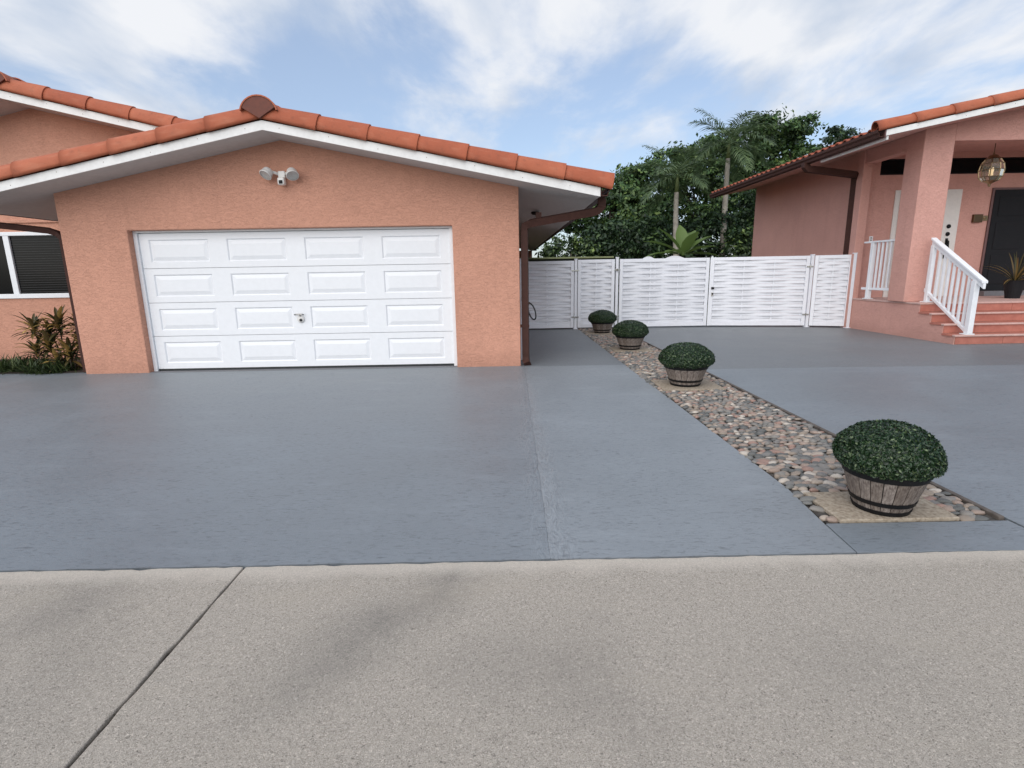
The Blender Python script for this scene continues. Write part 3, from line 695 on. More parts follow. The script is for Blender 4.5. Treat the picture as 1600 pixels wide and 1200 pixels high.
# porch floor and steps
MB().box(PX0+.012, 15.5, 11.0, BY-.001, -.02, FZ-.035).build('porch_base', 'stucco_skylit_pink', hr)
MB().box(PX0-.02, 15.5, 10.93, BY-.002, FZ-.0345, FZ).build('porch_floor', 'step_nosing', hr, bevel=.006)
MB().prismx([(10.0, -.02), (12.96, -.02), (12.96, FZ-.035), (10.95, FZ-.035), (10.95, FZ*.75-.035), (10.62, FZ*.75-.035), (10.62, FZ*.5-.035), (10.29, FZ*.5-.035), (10.29, FZ*.25-.035), (10.0, FZ*.25-.035)], PX0-.0, PX0+.0115).build('base_wall', 'stucco_skylit_pink', hr)
MB().box(PX0, PX0+.0115, 12.9605, 13.13, -.02, FZ-.035).build('base_wall', 'stucco_skylit_pink', hr)
ry = [9.985, 10.285, 10.615, 10.945]
for i in range(4):
    z0 = FZ*.25*i; z1 = FZ*.25*(i+1)
    st = MB().box(PX0+.012, 15.5, ry[i]+.012, (ry[i+1]+.3 if i < 3 else 11.2), z0-.001 if i else -.02, z1-.0352).build('step', 'grout_light', hr)
    x = PX0+.012; tl = [.93, .62, .80, .70][i]; first = True
    while x < 15.4:
        x1 = min(x+(tl if first else 1.22), 15.5); first = False
        MB().box(x+.004, x1-.004, ry[i], ry[i]+.0115, z0+.004, z1-.0365).build('riser_tile', 'step_tile', st, bevel=.003); x = x1
    if i < 3:
        x = PX0-.02
        while x < 15.4:
            x1 = min(x+1.1, 15.5); MB().box(x+.002, x1-.002, ry[i]-.028, ry[i]+.05, z1-.0348, z1).build('nosing_tile', 'step_nosing', st, bevel=.008); x = x1
        MB().box(PX0-.02, 15.5, ry[i]+.053, ry[i+1]-.001, z1-.0346, z1-.001).build('tread', 'step_tile', st)
# corner pillar, header, side beam
PYF = 11.32
MB().prism([(8.51, FZ+.0005), (9.13, FZ+.0005), (9.13, zp(9.13)-.002), (8.51, zp(8.51)-.002)], PYF, PYF+.50).build('pillar', 'stucco_skylit_pink', hr, bevel=.015)
MB().prism([(9.1305, 3.95), (16, 3.95), (16, zp(16)), (RAX, zp(RAX)), (9.1305, zp(9.1305))], PYF+.003, PYF+.3).build('header', 'stucco_skylit_pink', hr)
MB().box(8.53, 8.78, PYF+.503, 13.129, 3.87, zp(8.53)-.01).build('side_beam', 'stucco_skylit_pink', hr)
MB().box(8.80, 15.9, PYF+.31, BY-.001, 4.13, 4.15).build('porch_ceiling', 'soffit_pink', hr)
# downspout on the side wall
MB().tube([(EX-.09, 13.30, EZR), (EX-.09, 13.30, EZR-.08), (EX-.03, 13.30, EZR-.14), (EX+.05, 13.30, EZR-.15), (8.42, 13.32, EZR-.28), (8.51, 13.40, EZR-.33), (8.545, 13.45, EZR-.47), (8.545, 13.45, .05)], .10, 4, sq=True).build('downspout', 'brown_metal', hr)

# wall fittings on the porch
o = MB().box(11.40, 11.62, BY-.07, BY-.002, 2.50, 2.69).build('mailbox', 'bronze', loc=(11.5, BY, 2.5), bevel=.008)
tag(o, 'small bronze wall box between the pale door and the dark door', 'mailbox')
bs = thing('door_bell', (11.70, BY, 2.58), 'small brass fitting beside the bronze wall box by the dark door', 'door bell')
MB().box(11.635, 11.775, BY-.03, BY-.002, 2.54, 2.66).build('plate', 'brass', bs, bevel=.006)
MB().lathe([(0, -.05), (.03, -.045), (.035, -.03)], (11.70, BY-.0, 2.60), 12, 'y').build('button', 'brass', bs, smooth=True)
ou = thing('outlet', (8.98, BY, 2.1), 'white outlet plate on pink wall above the short porch railing', 'outlet')
MB().box(8.935, 9.025, BY-.015, BY-.001, 2.08, 2.22).build('plate', 'white_paint', ou, bevel=.004)
for z in (2.115, 2.165): MB().box(8.96, 9.0, BY-.018, BY-.0155, z, z+.025).build('socket', 'bronze', ou)

# lantern
LXn, LYn, LZn = 10.47, 11.9, 3.47
lt = thing('lantern', (LXn, LYn, LZn), 'brass glass-paned lantern hanging from the porch ceiling', 'lantern')
MB().tube([(LXn, LYn, 4.13), (LXn, LYn, 3.80)], .008, 6).lathe([(.05, 4.129), (.05, 4.11), (.01, 4.09)], (LXn, LYn, 0), 12).build('chain', 'bronze', lt)
MB().lathe([(.012, 3.83), (.02, 3.79), (.075, 3.77), (.10, 3.735), (.14, 3.70), (.06, 3.715)], (LXn, LYn, 0), 12).build('crown', 'brass', lt)
prof = [(.125, 3.70), (.188, 3.60), (.212, 3.47), (.195, 3.33), (.135, 3.25)]
MB().lathe(prof, (LXn, LYn, 0), 8).build('glass', 'clear_glass', lt)
for k_ in range(8):
    t = 2*math.pi*k_/8
    MB().tube([(LXn+r*math.cos(t)*1.02, LYn+r*math.sin(t)*1.02, z) for r, z in prof], .009, 5).build('rib', 'brass', lt)
for r, z in (prof[1], prof[2], prof[3], prof[4]):
    MB().tube([(LXn+r*1.02*math.cos(2*math.pi*k_/8), LYn+r*1.02*math.sin(2*math.pi*k_/8), z) for k_ in range(9)], .008, 5).build('band', 'brass', lt)
MB().lathe([(.15, 3.25), (.08, 3.22), (.03, 3.19), (.02, 3.14), (0, 3.13)], (LXn, LYn, 0), 10).build('finial', 'brass', lt)
for dx, dy in ((-.05, 0), (.05, .02), (0, -.05)):
    MB().lathe([(0, 3.54), (.012, 3.52), (.022, 3.48), (.014, 3.44), (.014, 3.36), (0, 3.36)], (LXn+dx, LYn+dy, 0), 8).build('bulb', 'bulb_glow', lt, smooth=True)

# ------------------------------------------------------------------ railings
rl = thing('railing', (8.62, 12.4, FZ), 'short white baluster railing between the pillar and the wall, above the base', 'railing')
RX = 8.63
MB().box(RX-.045, RX+.045, 11.83, 12.93, 2.035, 2.075).build('top_rail', 'white_paint', rl, bevel=.006)
MB().box(RX-.03, RX+.03, 11.83, 12.88, .955, 1.01).build('bottom_rail', 'white_paint', rl, bevel=.006)
MB().box(RX-.045, RX+.045, 12.60, 12.69, FZ+.021, 2.034).build('post', 'white_paint', rl, bevel=.006)
MB().box(RX-.08, RX+.08, 12.56, 12.73, FZ+.001, FZ+.02).build('foot_plate', 'white_paint', rl, bevel=.004)
for y_ in (11.90, 12.05, 12.19, 12.33, 12.46): MB().box(RX-.018, RX+.018, y_-.02, y_+.02, 1.011, 2.034).build('baluster', 'white_paint', rl, bevel=.004)

sr = thing('railing', (8.95, 10.5, 0), 'white sloping stair railing with square newel on the porch steps', 'railing')
SRX = 8.86
A = Vector((SRX, 11.18, 2.06)); Bp = Vector((SRX, 9.82, 1.20))
def sloped(p, q, h, wd, name, bevel=.008):
    MB().prismx([(q.y, q.z-h), (p.y, p.z-h), (p.y, p.z), (q.y, q.z)], SRX-wd, SRX+wd).build(name, 'white_paint', sr, bevel=bevel)
sloped(A, Bp, .05, .055, 'hand_rail'); sloped(A-Vector((0, 0, .051)), Bp-Vector((0, 0, .051)), .10, .025, 'top_rail')
sl_ = (A.z-Bp.z)/(A.y-Bp.y)
NY = 10.02
B0 = Vector((SRX, 11.22, 1.03)); B1 = Vector((SRX, NY+.05, 1.03-sl_*1.02*(11.22-NY-.05)))
sloped(B0, B1, .075, .028, 'bottom_rail')
zt = lambda y_: A.z-.152+(y_-A.y)*sl_
zb = lambda y_: B0.z+(y_-B0.y)*sl_*1.02
MB().box(SRX-.05, SRX+.05, NY-.05, NY+.05, FZ*.25+.021, zt(NY)+.03).build('newel', 'white_paint', sr, bevel=.008)
MB().box(SRX-.09, SRX+.09, NY-.055, NY+.09, FZ*.25+.001, FZ*.25+.02).build('foot_plate', 'white_paint', sr, bevel=.004)
MB().box(SRX-.04, SRX+.04, 11.10, 11.18, FZ+.021, zt(11.14)+.02).build('post', 'white_paint', sr, bevel=.008)
MB().box(SRX-.08, SRX+.08, 11.06, 11.22, FZ+.001, FZ+.02).build('foot_plate', 'white_paint', sr, bevel=.004)
for i in range(7):
    y_ = 10.17+i*.128
    MB().box(SRX-.02, SRX+.02, y_-.02, y_+.02, zb(y_)-.02, zt(y_)+.02).build('baluster', 'white_paint', sr, bevel=.004)

# ------------------------------------------------------------------ white woven fence and gates
FH = 1.79
def woven(name, x0, y0, x1, y1, label, cat, stakes, zb_=.035, ht=FH, st_w=.085, group='white woven fence panels'):
    ln = math.hypot(x1-x0, y1-y0); rz = math.atan2(y1-y0, x1-x0)
    t = thing(name, (x0, y0, 0), label, cat, group)
    t.rotation_euler.z = rz
    def lb(nm, a, b, c, d, e, f_, bv=.006):
        me = MB().box(a, b, c, d, e, f_).mesh(nm, 'white_vinyl'); o = put(nm, me, t)
        bb = o.modifiers.new('bevel', 'BEVEL'); bb.width = bv; bb.segments = 2; bb.limit_method = 'ANGLE'; return o
    lb('stile', 0, st_w, -.03, .03, zb_, ht); lb('stile', ln-st_w, ln, -.03, .03, zb_, ht)
    lb('top_rail', st_w+.001, ln-st_w-.001, -.028, .028, ht-.085, ht-.001); lb('bottom_rail', st_w+.001, ln-st_w-.001, -.028, .028, zb_+.001, zb_+.10)
    zs, ze = zb_+.102, ht-.087; n = 21; hgt = (ze-zs)/n; a0, a1 = st_w+.002, ln-st_w-.002; d = (a1-a0)/(stakes+1)
    for i in range(stakes):
        me = MB().box(a0+d*(i+1)-.017, a0+d*(i+1)+.017, -.007, .007, zs, ze).mesh('stake', 'white_vinyl'); put('stake', me, t)
    ms = []
    for ph in (0, 1):
        mb = MB(); sg = 10*(stakes+1); th = .005; hh = hgt*.5-.0015
        for i in range(sg+1):
            u = i/sg; x = a0+(a1-a0)*u; y_ = math.cos(math.pi*(u*(stakes+1))+ph*math.pi)*.022*(-1)
            for dy, dz in ((-th, -hh), (-th, hh), (th, hh), (th, -hh)): mb.v.append((x, y_+dy, dz))
        for i in range(sg):
            for k_ in range(4):
                p, q = i*4+k_, i*4+(k_+1) % 4; mb.f.append((p, p+4, q+4, q))
        mb.f += [(0, 1, 2, 3), (sg*4+3, sg*4+2, sg*4+1, sg*4)]
        ms.append(mb.mesh('slat', 'white_vinyl'))
    for r_ in range(n):
        o = put('slat', ms[r_ % 2], t, (0, 0, zs+hgt*(r_+.5)), (random.uniform(-.05, .05), 0, random.uniform(-.001, .001)))
    return t
def lpart(t, nm, mb, mat, bv=0):
    o = put(nm, mb.mesh(nm, mat), t)
    if bv: b_ = o.modifiers.new('bevel', 'BEVEL'); b_.width = bv; b_.segments = 2; b_.limit_method = 'ANGLE'
    return o
def post(x, y_, lb, h=FH+.03):
    o = MB().box(x-.035, x+.035, y_-.035, y_+.035, .013, h-.02).box(x-.042, x+.042, y_-.042, y_+.042, h-.0199, h).box(x-.06, x+.06, y_-.06, y_+.06, -.001, .0125).build('fence_post', 'white_vinyl', loc=(x, y_, 0), bevel=.004)
    tag(o, lb, 'fence post', 'white fence posts')
FY = 14.05
a = woven('woven_fence', .40, FY, 1.80, FY, 'white woven panel of the fence next to the garage wall', 'fence panel', 1, ht=FH-.02)
b = woven('woven_fence', 1.90, FY, 2.86, FY, 'narrow white woven panel behind the farthest planter', 'fence panel', 1)
c = woven('gate', 2.99, FY, 5.32, FY-.02, 'left leaf of the white woven double gate, without lock', 'gate', 2)
d = woven('gate', 5.36, FY-.03, 7.70, FY-.46, 'right leaf of the white woven double gate, with black lock', 'gate', 2)
e = woven('woven_fence', 7.80, FY-.50, 8.57, FY-.83, 'narrow white woven panel against the base of the pink house', 'fence panel', 1)
post(1.85, FY+.01, 'thin white post between the garage-side panel and the narrow panel')
post(2.925, FY+.01, 'white post at the hinges of the left gate leaf', FH+.05)
post(7.75, FY-.47, 'white post at the hinges of the right gate leaf', FH+.03)
post(8.54, FY-.90, 'white post at the right end of the fence by the porch', FH+.04)
for t, ln in ((c, -.065), (d, 2.38)):
    for z in (.32, 1.52):
        lpart(t, 'hinge', MB().box(ln-.075, ln+.075, -.045, -.031, z-.018, z+.018).lathe([(0, -.03), (.016, -.03), (.016, .03), (0, .03)], (ln, -.045, z), 8), 'chrome')
lpart(d, 'latch', MB().box(.035, .105, -.05, -.0305, .98, 1.04), 'black_band', .006)
lpart(d, 'lock', MB().box(.045, .095, -.045, -.0305, .80, .90), 'chrome', .006)
lpart(d, 'keyhole', MB().lathe([(0, -.058), (.02, -.056), (.022, -.045)], (.07, 0, .865), 10, 'y'), 'black_band')
lpart(d, 'gate_stop', MB().box(-.022, .022, -.036, -.0305, .035, FH), 'white_vinyl', .004)
for t, ln in ((a, .92),):
    for z in (.32, 1.52): lpart(t, 'hinge', MB().box(1.34, 1.53, -.045, -.031, z-.014, z+.014), 'chrome')
lpart(a, 'latch_plate', MB().box(.14, .21, -.05, -.0305, 1.52, 1.66), 'white_vinyl', .004)

# hose loop and white pipe beside the downspout
hs = thing('hose', (.42, Y0+.35, .9), 'black rubber loop hanging beside the brown garage downspout', 'hose')
pts = []
for i in range(25):
    t = 2*math.pi*i/24; x = .405+.055*math.sin(t)*(1 if True else 1)+.03*(1-math.cos(t))/2; z = .99-.27*(1-math.cos(t))/2
    pts.append((x+.04*(1-math.cos(t))/2, Y0+.35-.03*math.sin(t), z))
MB().tube(pts, .012, 8).build('loop', 'black_rubber', hs, smooth=True)
MB().tube([(.36, Y0+.35, .98), (.41, Y0+.35, 1.0)], .018, 8).build('hook', 'bronze', hs, smooth=True)
wp = MB().tube([(.262, Y0+.5, .02), (.262, Y0+.5, 1.65), (.262, Y0+.5, 1.72)], .016, 8).box(.236, .29, Y0+.46, Y0+.54, 1.05, 1.2).build('pipe', 'white_vinyl', loc=(.262, Y0+.5, 0))
tag(wp, 'thin white pipe on the garage side wall behind the downspout', 'pipe')

# ------------------------------------------------------------------ planters and boxwood
def stave_mesh(n):
    """one barrel stave, tapered and slightly bellied, centred on +X"""
    mb = MB(); half = math.pi/n*.925; prof = [(.178, .0), (.215, .10), (.246, .20), (.268, .275), (.280, .345)]
    for r, z in prof:
        for t, dr in ((-half, 0), (0, .0035), (half, 0), (half, -.018), (-half, -.018)):
            mb.v.append(((r+dr)*math.cos(t), (r+dr)*math.sin(t), z))
    for i in range(len(prof)-1):
        for k_ in range(5):
            p, q = i*5+k_, i*5+(k_+1) % 5; mb.f.append((p, q, q+5, p+5))
    e_ = (len(prof)-1)*5; mb.f += [(4, 3, 2, 1, 0), tuple(e_+k_ for k_ in range(5))]
    return mb.mesh('stave', 'stave_wood')
NS = 20
SM = stave_mesh(NS)
def hoop_mesh(r0, z0, r1, z1, th=.006):
    return MB().lathe([(r0, z0), (r0+th, z0), (r1+th, z1), (r1, z1)], n=44).mesh('hoop', 'black_band', smooth=False)
SHADE_BACKING = MB().lathe([(.166, .004), (.203, .10), (.234, .20), (.256, .275), (.266, .34)], n=24).mesh('shade_backing', 'dark_void')  # black sheet added behind the staves so their gaps look shaded
HM = [hoop_mesh(.183, .002, .194, .034, .008), hoop_mesh(.208, .075, .219, .108, .008), hoop_mesh(.272, .283, .286, .352, .010)]
SOIL = MB().lathe([(.266, .325), (.15, .335), (0, .34)], n=24).mesh('soil', 'soil', smooth=True)
BASE = MB().lathe([(0, .006), (.170, .006), (.170, .02), (0, .02)], n=24).mesh('base', 'stave_wood')
def box_leaves(seed, n=11000):
    rn = random.Random(seed); mb = MB(); ofs = Vector((seed*3.7, 0, 0))
    for i in range(n):
        u = rn.uniform(-.93, 1); t = rn.uniform(0, 2*math.pi); s_ = math.sqrt(1-u*u)
        d = Vector((s_*math.cos(t), s_*math.sin(t), u))
        lump = 1+.035*mnoise.noise(d*2.6+ofs)+.02*mnoise.noise(d*8+ofs)
        rr = (1-abs(rn.gauss(0, .035)))*lump+(rn.uniform(0, .035) if rn.random() < .08 else 0)
        p = Vector((d.x*.355*rr, d.y*.355*rr, d.z*(.255 if d.z > 0 else .17)*rr))
        nn = (d+Vector((rn.gauss(0, .55), rn.gauss(0, .55), rn.gauss(0, .5)+.2))).normalized()
        a_ = nn.orthogonal().normalized(); b_ = nn.cross(a_); th = rn.uniform(0, 6.28)
        a_, b_ = a_*math.cos(th)+b_*math.sin(th), b_*math.cos(th)-a_*math.sin(th)
        l_ = rn.uniform(.0095, .016); w__ = l_*.55
        mb.add([p-a_*l_, p-b_*w__+nn*.002, p+a_*l_, p+b_*w__+nn*.002], [(0, 1, 2, 3)])
    return mb
def core_mesh():
    mb = MB(); pr = [(0.0, -.15), (.2, -.13), (.305, -.05), (.325, .02), (.27, .125), (.15, .185), (0, .205)]
    mb.lathe(pr, n=20); return mb.mesh('core', 'box_leaf')
CORE = core_mesh()
POTS = [(2.33, 3.065, .81, 'nearest wooden half-barrel planter with black hoops on beige pad', 'largest-looking clipped boxwood dome in the nearest barrel'),
        (2.345, 6.79, .98, 'second wooden half-barrel planter from the front on the pebble strip', 'clipped boxwood dome in the second barrel from the front'),
        (2.39, 10.12, .97, 'third wooden half-barrel planter from the front on the pebble strip', 'clipped boxwood dome in the third barrel from the front'),
        (2.365, 12.97, .97, 'farthest wooden half-barrel planter, close to the white fence', 'smallest-looking clipped boxwood dome, in the barrel by the fence')]
for i, (px, py, s_, l1, l2) in enumerate(POTS):
    pt = thing('planter', (px, py, .016), l1, 'planter', 'half-barrel planters along the pebble strip')
    zq = .81; pt.scale = (s_, s_, zq); pt.rotation_euler.z = .7*i
    for k_ in range(NS): put('stave', SM, pt, (0, 0, 0), (0, 0, 2*math.pi*(k_+.5)/NS))
    for h_ in HM: put('hoop', h_, pt)
    put('soil', SOIL, pt); put('base', BASE, pt); put('shade_backing', SHADE_BACKING, pt)
    bx = thing('boxwood', (px, py, .016+.42*zq), l2, 'shrub', 'boxwood domes in the planters'); bx.scale = (s_, s_, zq*1.02)
    put('foliage', box_leaves(i+1).mesh('foliage', 'box_leaf'), bx); put('core', CORE, bx)
    put('stem', MB().tube([(0, 0, -.095), (.01, .01, 0), (-.01, 0, .08)], [.02, .016, .01], 8).mesh('stem', 'bark'), bx)

# ------------------------------------------------------------------ plants by the left wall
def blade(mb, p, d, ln, wd, droop, rn):
    """long narrow leaf: folded strip bending down"""
    d = Vector(d).normalized(); side = d.cross(Vector((0, 0, 1)))
    side = side.normalized() if side.length > .01 else Vector((1, 0, 0))
    n = 5; o = len(mb.v); q = Vector(p); dd_ = d.copy()
    for i in range(n+1):
        t = i/n; w_ = wd*math.sin(math.pi*min(1, .12+.88*t))**.7 if i < n else .001
        mb.v += [tuple(q-side*w_), tuple(q-Vector((0, 0, w_*.35))), tuple(q+side*w_)]
        q = q+dd_*(ln/n); dd_ = (dd_+Vector((0, 0, -droop/n))).normalized()
    for i in range(n):
        a_ = o+i*3; mb.f += [(a_, a_+1, a_+4, a_+3), (a_+1, a_+2, a_+5, a_+4)]
def croton(x, y_, stems, label):
    rn = random.Random(int(x*100)); t = thing('croton', (x, y_, 0), label, 'shrub', 'crotons in the bed by the left wall')
    for (dx, dy, h, nl, ll) in stems:
        mid = (x+dx*.45, y_+dy*.45, h*.5); top = (x+dx, y_+dy, h)
        MB().tube([(x+dx*.1, y_+dy*.1, -.05), mid, top], [.014, .011, .008], 6).build('stem', 'bark', t, smooth=True)
        mb = MB()
        for i in range(nl):
            f_ = i/nl; a_ = i*2.4+rn.uniform(-.3, .3); el = .15+1.0*f_+rn.uniform(-.2, .2)
            p = (x+dx, y_+dy, h-.16*(1-f_))
            blade(mb, p, (math.cos(a_)*math.cos(el), math.sin(a_)*math.cos(el), math.sin(el)), ll*rn.uniform(.75, 1.15), rn.uniform(.020, .034), rn.uniform(.6, 1.5), rn)
        mb.build('leaf_rosette', 'croton_leaf', t)
croton(-7.62, 9.15, [(0, 0, .78, 42, .38), (-.45, .02, .72, 38, .36), (.30, .05, .74, 34, .35), (-.22, .05, .66, 34, .35), (-.1, -.15, .45, 34, .34), (.22, -.15, .36, 32, .32), (-.38, -.1, .36, 30, .30), (.42, -.1, .5, 28, .3)], 'tall yellow and bronze croton leaning over the bed beside the garage corner')
croton(-7.25, 8.80, [(0, 0, .34, 30, .26), (.12, .15, .52, 26, .24), (-.2, -.02, .22, 26, .22)], 'low green and yellow croton right against the garage corner')
def tuft(x, y_, rx, ry_, n, hgt, label, seed):
    rn = random.Random(seed); t = thing('liriope', (x, y_, 0), label, 'ground plant', 'low plants in the bed by the left wall'); mb = MB()
    for i in range(n):
        a_ = rn.uniform(0, 6.28); r = math.sqrt(rn.random()); px, py = x+rx*r*math.cos(a_), y_+ry_*r*math.sin(a_)
        b_ = rn.uniform(0, 6.28); el = rn.uniform(.5, 1.4)
        blade(mb, (px, py, -.03), (math.cos(b_)*math.cos(el), math.sin(b_)*math.cos(el), math.sin(el)), hgt*rn.uniform(.6, 1.1), rn.uniform(.007, .013), rn.uniform(.8, 1.6), rn)
    mb.build('foliage', 'grass_leaf', t)
tuft(-8.35, 9.0, .50, .30, 800, .34, 'low dark green grassy plant at the left edge under the window', 3)
tuft(-7.60, 8.78, .40, .18, 520, .30, 'low grassy plant under the crotons at the driveway edge', 4)
bedp = MB().slab([(-14, 9.506), (-6.83, 9.506), (-6.83, HY-.002), (-14, HY-.002)], -.05, .01)
tag(bedp.build('planting_bed', 'soil'), kind='structure')
tag(MB().slab([(-14, 8.72), (-6.83, 8.66), (-6.83, 9.5), (-14, 9.5)], .001, .02).build('planting_bed', 'soil'), kind='structure')

# potted plant on the porch
pp = thing('potted_plant', (11.45, 11.95, FZ), 'dark pot with strappy yellow-green plant at the right edge of the porch', 'potted plant')
MB().lathe([(0, FZ+.001), (.13, FZ+.001), (.19, FZ+.36), (.20, FZ+.40), (.175, FZ+.40), (.16, FZ+.34), (0, FZ+.34)], (11.45, 11.95, 0), 20).build('pot', 'dark_door', pp, smooth=False)
rn = random.Random(5); mb = MB()
for i in range(40):
    a_ = rn.uniform(0, 6.28); el = rn.uniform(.5, 1.4); blade(mb, (11.45, 11.95, FZ+.34), (math.cos(a_)*math.cos(el), math.sin(a_)*math.cos(el), math.sin(el)), rn.uniform(.5, .85), rn.uniform(.010, .016), rn.uniform(.6, 1.5), rn)
mb.build('foliage', 'croton_leaf', pp)

# ------------------------------------------------------------------ behind the fence
bw = thing('boundary_wall', (2.3, 22.5, 0), 'dark low wall with pale olive coping seen above the fence beside garage', 'wall')
MB().box(.30, 4.4, 22.4, 22.6, -.06, 2.02).build('wall', 'dark_wall', bw)
MB().box(.30, 4.5, 22.3, 22.7, 2.0205, 2.09).build('coping', 'olive_cap', bw, bevel=.01)
def chairback(x, y_, w_, h, lb):
    t = thing('garden_chair', (x, y_, -.06), lb, 'garden chair', 'white garden chairs behind the gate')
    pts = [(x-w_/2, y_, h-.25)]
    n = 12
    for i in range(n+1):
        u = i/n; pts.append((x-w_/2+w_*u, y_, h-.12+.12*math.sin(math.pi*u)))
    pts.append((x+w_/2, y_, h-.25))
    MB().prism([(p[0], p[2]) for p in pts][::-1], y_, y_+.05).build('backrest', 'white_vinyl', t)
    for sx in (-1, 1):
        MB().box(x+sx*w_*.45-.03, x+sx*w_*.45+.03, y_+.005, y_+.045, -.06, h-.2501).build('leg', 'white_vinyl', t)
    MB().box(x-w_/2, x+w_/2, y_-.5, y_-.001, .8, .86).build('seat', 'white_vinyl', t)
chairback(4.60, 17.3, .50, 1.93, 'small white rounded top peeping over the gate beside the wide one')
chairback(5.35, 17.0, .78, 1.93, 'wide white rounded top peeping over the gate below the broad-leaved plant')

def crown(mb, cen, rad, n_clump, per, size, seed, clump_r=.55, flat_=.75, core=True):
    rn = random.Random(seed)
    for i in range(n_clump):
        for _ in range(20):
            d = Vector((rn.uniform(-1, 1), rn.uniform(-1, 1), rn.uniform(-1, 1)))
            if .25 < d.length < 1: break
        if rn.random() < .6: d = d.normalized()*rn.uniform(.75, 1.0)
        c_ = Vector((cen[0]+d.x*rad[0], cen[1]+d.y*rad[1], cen[2]+d.z*rad[2])); cr_ = clump_r*rn.uniform(.6, 1.35)
        for j in range(per):
            e_ = Vector((rn.gauss(0, .5), rn.gauss(0, .5), rn.gauss(0, .42*flat_)))*cr_
            p = c_+e_
            nn = (e_.normalized()*.7+Vector((rn.gauss(0, .6), rn.gauss(0, .6), .6))).normalized()
            a_ = nn.orthogonal().normalized(); b_ = nn.cross(a_); th = rn.uniform(0, 6.28)
            a_, b_ = a_*math.cos(th)+b_*math.sin(th), b_*math.cos(th)-a_*math.sin(th)
            l_ = size*rn.uniform(.6, 1.25); w__ = l_*.5
            mb.add([p-a_*l_, p-a_*l_*.2-b_*w__, p+a_*l_, p-a_*l_*.2+b_*w__], [(0, 1, 2, 3)])
def tree(x, y_, label, trunk_h, cens, mat, seed, leaf=.125, group='trees beyond the fence', per=95, dens=1.0):
    t = thing('tree', (x, y_, -.06), label, 'tree', group); rn = random.Random(seed)
    MB().tube([(x, y_, -.06), (x+.1, y_, trunk_h*.5), (x-.05, y_+.1, trunk_h)], [.26, .20, .15], 10).build('trunk', 'bark', t, smooth=True)
    mb = MB()
    for k_, (cx, cy, cz, rx, ry_, rz_) in enumerate(cens):
        MB().tube([(x-.05, y_+.1, trunk_h*.85), ((x+cx)/2, (y_+cy)/2, (trunk_h+cz)/2+.1), (cx, cy, cz+rz_*.4)], [.13, .09, .035], 7).build('limb', 'bark', t, smooth=True)
        crown(mb, (cx, cy, cz), (rx, ry_, rz_), int(25*dens*rx*rz_**.8), per, leaf, seed*31+k_, .52, .55)
    mb.build('crown', mat, t)
    return t
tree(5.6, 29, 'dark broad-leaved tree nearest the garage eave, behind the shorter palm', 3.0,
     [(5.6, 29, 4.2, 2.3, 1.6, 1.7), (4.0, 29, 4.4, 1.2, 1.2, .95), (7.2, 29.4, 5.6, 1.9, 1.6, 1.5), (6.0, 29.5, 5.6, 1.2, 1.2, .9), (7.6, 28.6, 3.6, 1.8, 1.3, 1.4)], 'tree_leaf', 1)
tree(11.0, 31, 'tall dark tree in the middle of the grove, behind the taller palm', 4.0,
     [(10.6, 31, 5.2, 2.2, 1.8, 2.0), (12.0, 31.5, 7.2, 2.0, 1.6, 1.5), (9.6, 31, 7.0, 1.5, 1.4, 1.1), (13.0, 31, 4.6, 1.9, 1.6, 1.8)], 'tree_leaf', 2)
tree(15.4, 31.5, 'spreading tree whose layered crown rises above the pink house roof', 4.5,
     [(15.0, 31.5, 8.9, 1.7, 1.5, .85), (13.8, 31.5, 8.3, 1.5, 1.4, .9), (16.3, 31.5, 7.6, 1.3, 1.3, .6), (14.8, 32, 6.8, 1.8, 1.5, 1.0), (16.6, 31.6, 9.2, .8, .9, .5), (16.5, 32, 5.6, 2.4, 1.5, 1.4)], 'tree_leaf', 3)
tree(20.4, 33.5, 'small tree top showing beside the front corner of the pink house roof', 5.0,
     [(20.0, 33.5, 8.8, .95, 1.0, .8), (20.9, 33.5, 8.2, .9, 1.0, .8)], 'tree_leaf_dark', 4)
# dark understorey: shrubs one can tell apart
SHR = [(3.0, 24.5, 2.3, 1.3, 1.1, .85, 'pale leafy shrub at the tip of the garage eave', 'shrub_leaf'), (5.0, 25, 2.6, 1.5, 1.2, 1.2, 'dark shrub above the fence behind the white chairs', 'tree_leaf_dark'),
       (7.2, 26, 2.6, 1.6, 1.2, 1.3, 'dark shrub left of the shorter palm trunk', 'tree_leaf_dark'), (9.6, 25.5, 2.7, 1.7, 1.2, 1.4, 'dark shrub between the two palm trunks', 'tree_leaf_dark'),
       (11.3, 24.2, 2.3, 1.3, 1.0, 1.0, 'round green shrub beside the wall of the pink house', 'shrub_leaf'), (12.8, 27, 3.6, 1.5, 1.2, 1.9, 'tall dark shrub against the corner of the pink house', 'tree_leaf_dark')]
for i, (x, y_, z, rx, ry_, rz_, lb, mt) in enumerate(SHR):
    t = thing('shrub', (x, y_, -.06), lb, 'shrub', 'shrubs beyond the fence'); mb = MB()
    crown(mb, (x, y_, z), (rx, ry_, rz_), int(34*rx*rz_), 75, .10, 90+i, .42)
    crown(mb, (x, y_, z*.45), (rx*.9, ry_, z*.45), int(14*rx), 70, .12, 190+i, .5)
    mb.build('foliage', mt, t); MB().tube([(x, y_, -.06), (x, y_, z)], [.07, .03], 6).build('stem', 'bark', t)

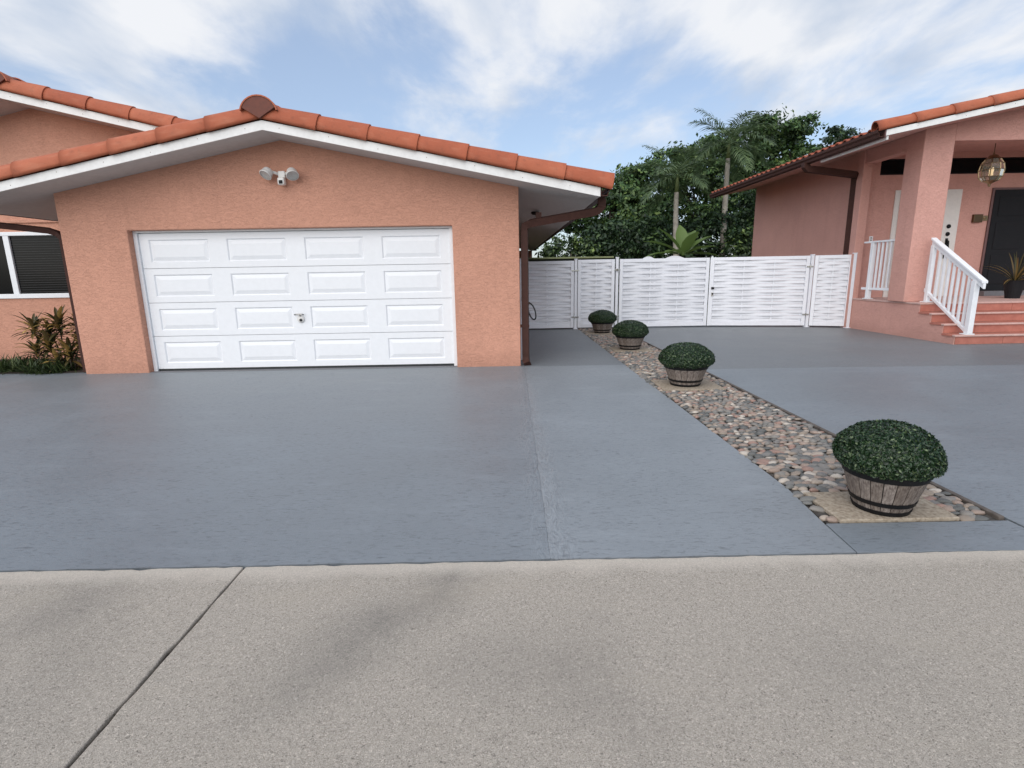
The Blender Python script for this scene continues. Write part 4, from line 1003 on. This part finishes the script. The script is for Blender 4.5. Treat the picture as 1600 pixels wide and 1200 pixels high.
def palm(x, y_, h, label, nf, fl, seed, lean=0):
    rn = random.Random(seed); t = thing('palm_tree', (x, y_, -.06), label, 'palm tree', 'palms beyond the fence')
    pts = [(x+lean*(1-(1-i/8)**2), y_, h*i/8) for i in range(9)]; rs = [.17-.075*i/8 for i in range(9)]; rs[0] = .22
    MB().tube(pts, rs, 10).build('trunk', 'palm_bark', t, smooth=True)
    top = Vector(pts[-1])
    MB().tube([top, top+Vector((.01, 0, .35)), top+Vector((.02, 0, .75))], [.10, .085, .04], 8).build('crown_shaft', 'stem_green', t, smooth=True)
    st_ = top+Vector((.02, 0, .62))
    for i in range(nf):
        az = i*2.399+rn.uniform(-.2, .2); el = 1.15-1.55*(i/nf)+rn.uniform(-.12, .12)
        d = Vector((math.cos(az)*math.cos(el), math.sin(az)*math.cos(el), math.sin(el))); mb = MB(); q = st_.copy(); ln = fl*rn.uniform(.85, 1.1); n = 22
        path = []
        for k_ in range(n+1):
            path.append(q.copy()); q = q+d*(ln/n); d = (d+Vector((0, 0, -1.15/n))).normalized()
        mb.tube(path, [.022*(1-.8*k_/n) for k_ in range(n+1)], 4)
        for k_ in range(3, n+1):
            dd_ = (path[min(k_+1, n)]-path[k_-1]).normalized(); side = dd_.cross(Vector((0, 0, 1))).normalized(); upv = side.cross(dd_)
            l_ = .62*math.sin(math.pi*min(1, .22+.78*(k_/n)*.93))+.12
            for s_ in (-1, 1):
                for rep in range(2):
                    ld = (side*s_*(.85+rn.uniform(-.1, .1))+dd_*(.55+.5*k_/n)+upv*rn.uniform(-.25, .45)).normalized(); p0 = path[k_]+dd_*rep*.04
                    p1 = p0+ld*l_*.55; p2 = p1+(ld+Vector((0, 0, -.55))).normalized()*l_*.5; wv = upv.cross(ld).normalized()*.019
                    o = len(mb.v); mb.v += [tuple(p0-wv*.5), tuple(p0+wv*.5), tuple(p1-wv), tuple(p1+wv), tuple(p2)]
                    mb.f += [(o, o+1, o+3, o+2), (o+2, o+3, o+4)]
        mb.build('frond', 'palm_leaf', t)
palm(8.0, 24.5, 4.85, 'shorter palm with pale trunk in front of the dark grove', 15, 2.1, 21, -.35)
palm(10.12, 25.2, 6.35, 'taller palm with pale straight trunk beside the pink house', 17, 2.35, 22, .0)

bn = thing('banana_plant', (6.0, 18.2, -.06), 'bright green broad-leaved plant just behind the gate', 'plant')
rn = random.Random(9)
for i, (az, el, ln, wd) in enumerate([(2.75, .62, 1.15, .20), (.35, .72, 1.15, .19), (1.5, 1.15, 1.0, .22), (-1.3, .95, .85, .22), (3.4, .25, 1.15, .16), (-.15, .22, 1.0, .15), (3.0, 1.0, 1.0, .2), (.9, .9, 1.1, .2), (-2.4, .35, .95, .17), (-.6, .5, .9, .18)]):
    mb = MB(); d = Vector((math.cos(az)*math.cos(el), math.sin(az)*math.cos(el), math.sin(el))); ln *= 1.25; q = Vector((6.0, 18.2, 1.95)); side = d.cross(Vector((0, 0, 1))).normalized(); n = 9
    for k_ in range(n+1):
        t = k_/n; w_ = wd*max(.06, math.sin(math.pi*min(1, .05+.95*t)))**.8 if t > .18 else .02
        u_ = side.cross(d).normalized()
        mb.v += [tuple(q-side*w_+u_*w_*.35+u_*rn.uniform(-.01, .01)), tuple(q), tuple(q+side*w_+u_*w_*.35+u_*rn.uniform(-.01, .01))]
        q = q+d*(ln/n); d = (d+Vector((0, 0, -.62/n))).normalized()
    for k_ in range(n):
        a_ = k_*3; mb.f += [(a_, a_+1, a_+4, a_+3), (a_+1, a_+2, a_+5, a_+4)]
    mb.build('leaf', 'banana_leaf', bn, smooth=True)
MB().tube([(6.0, 18.2, -.06), (6.0, 18.2, 1.2), (6.0, 18.2, 1.85)], [.12, .09, .05], 10).build('stem', 'stem_green', bn, smooth=True)
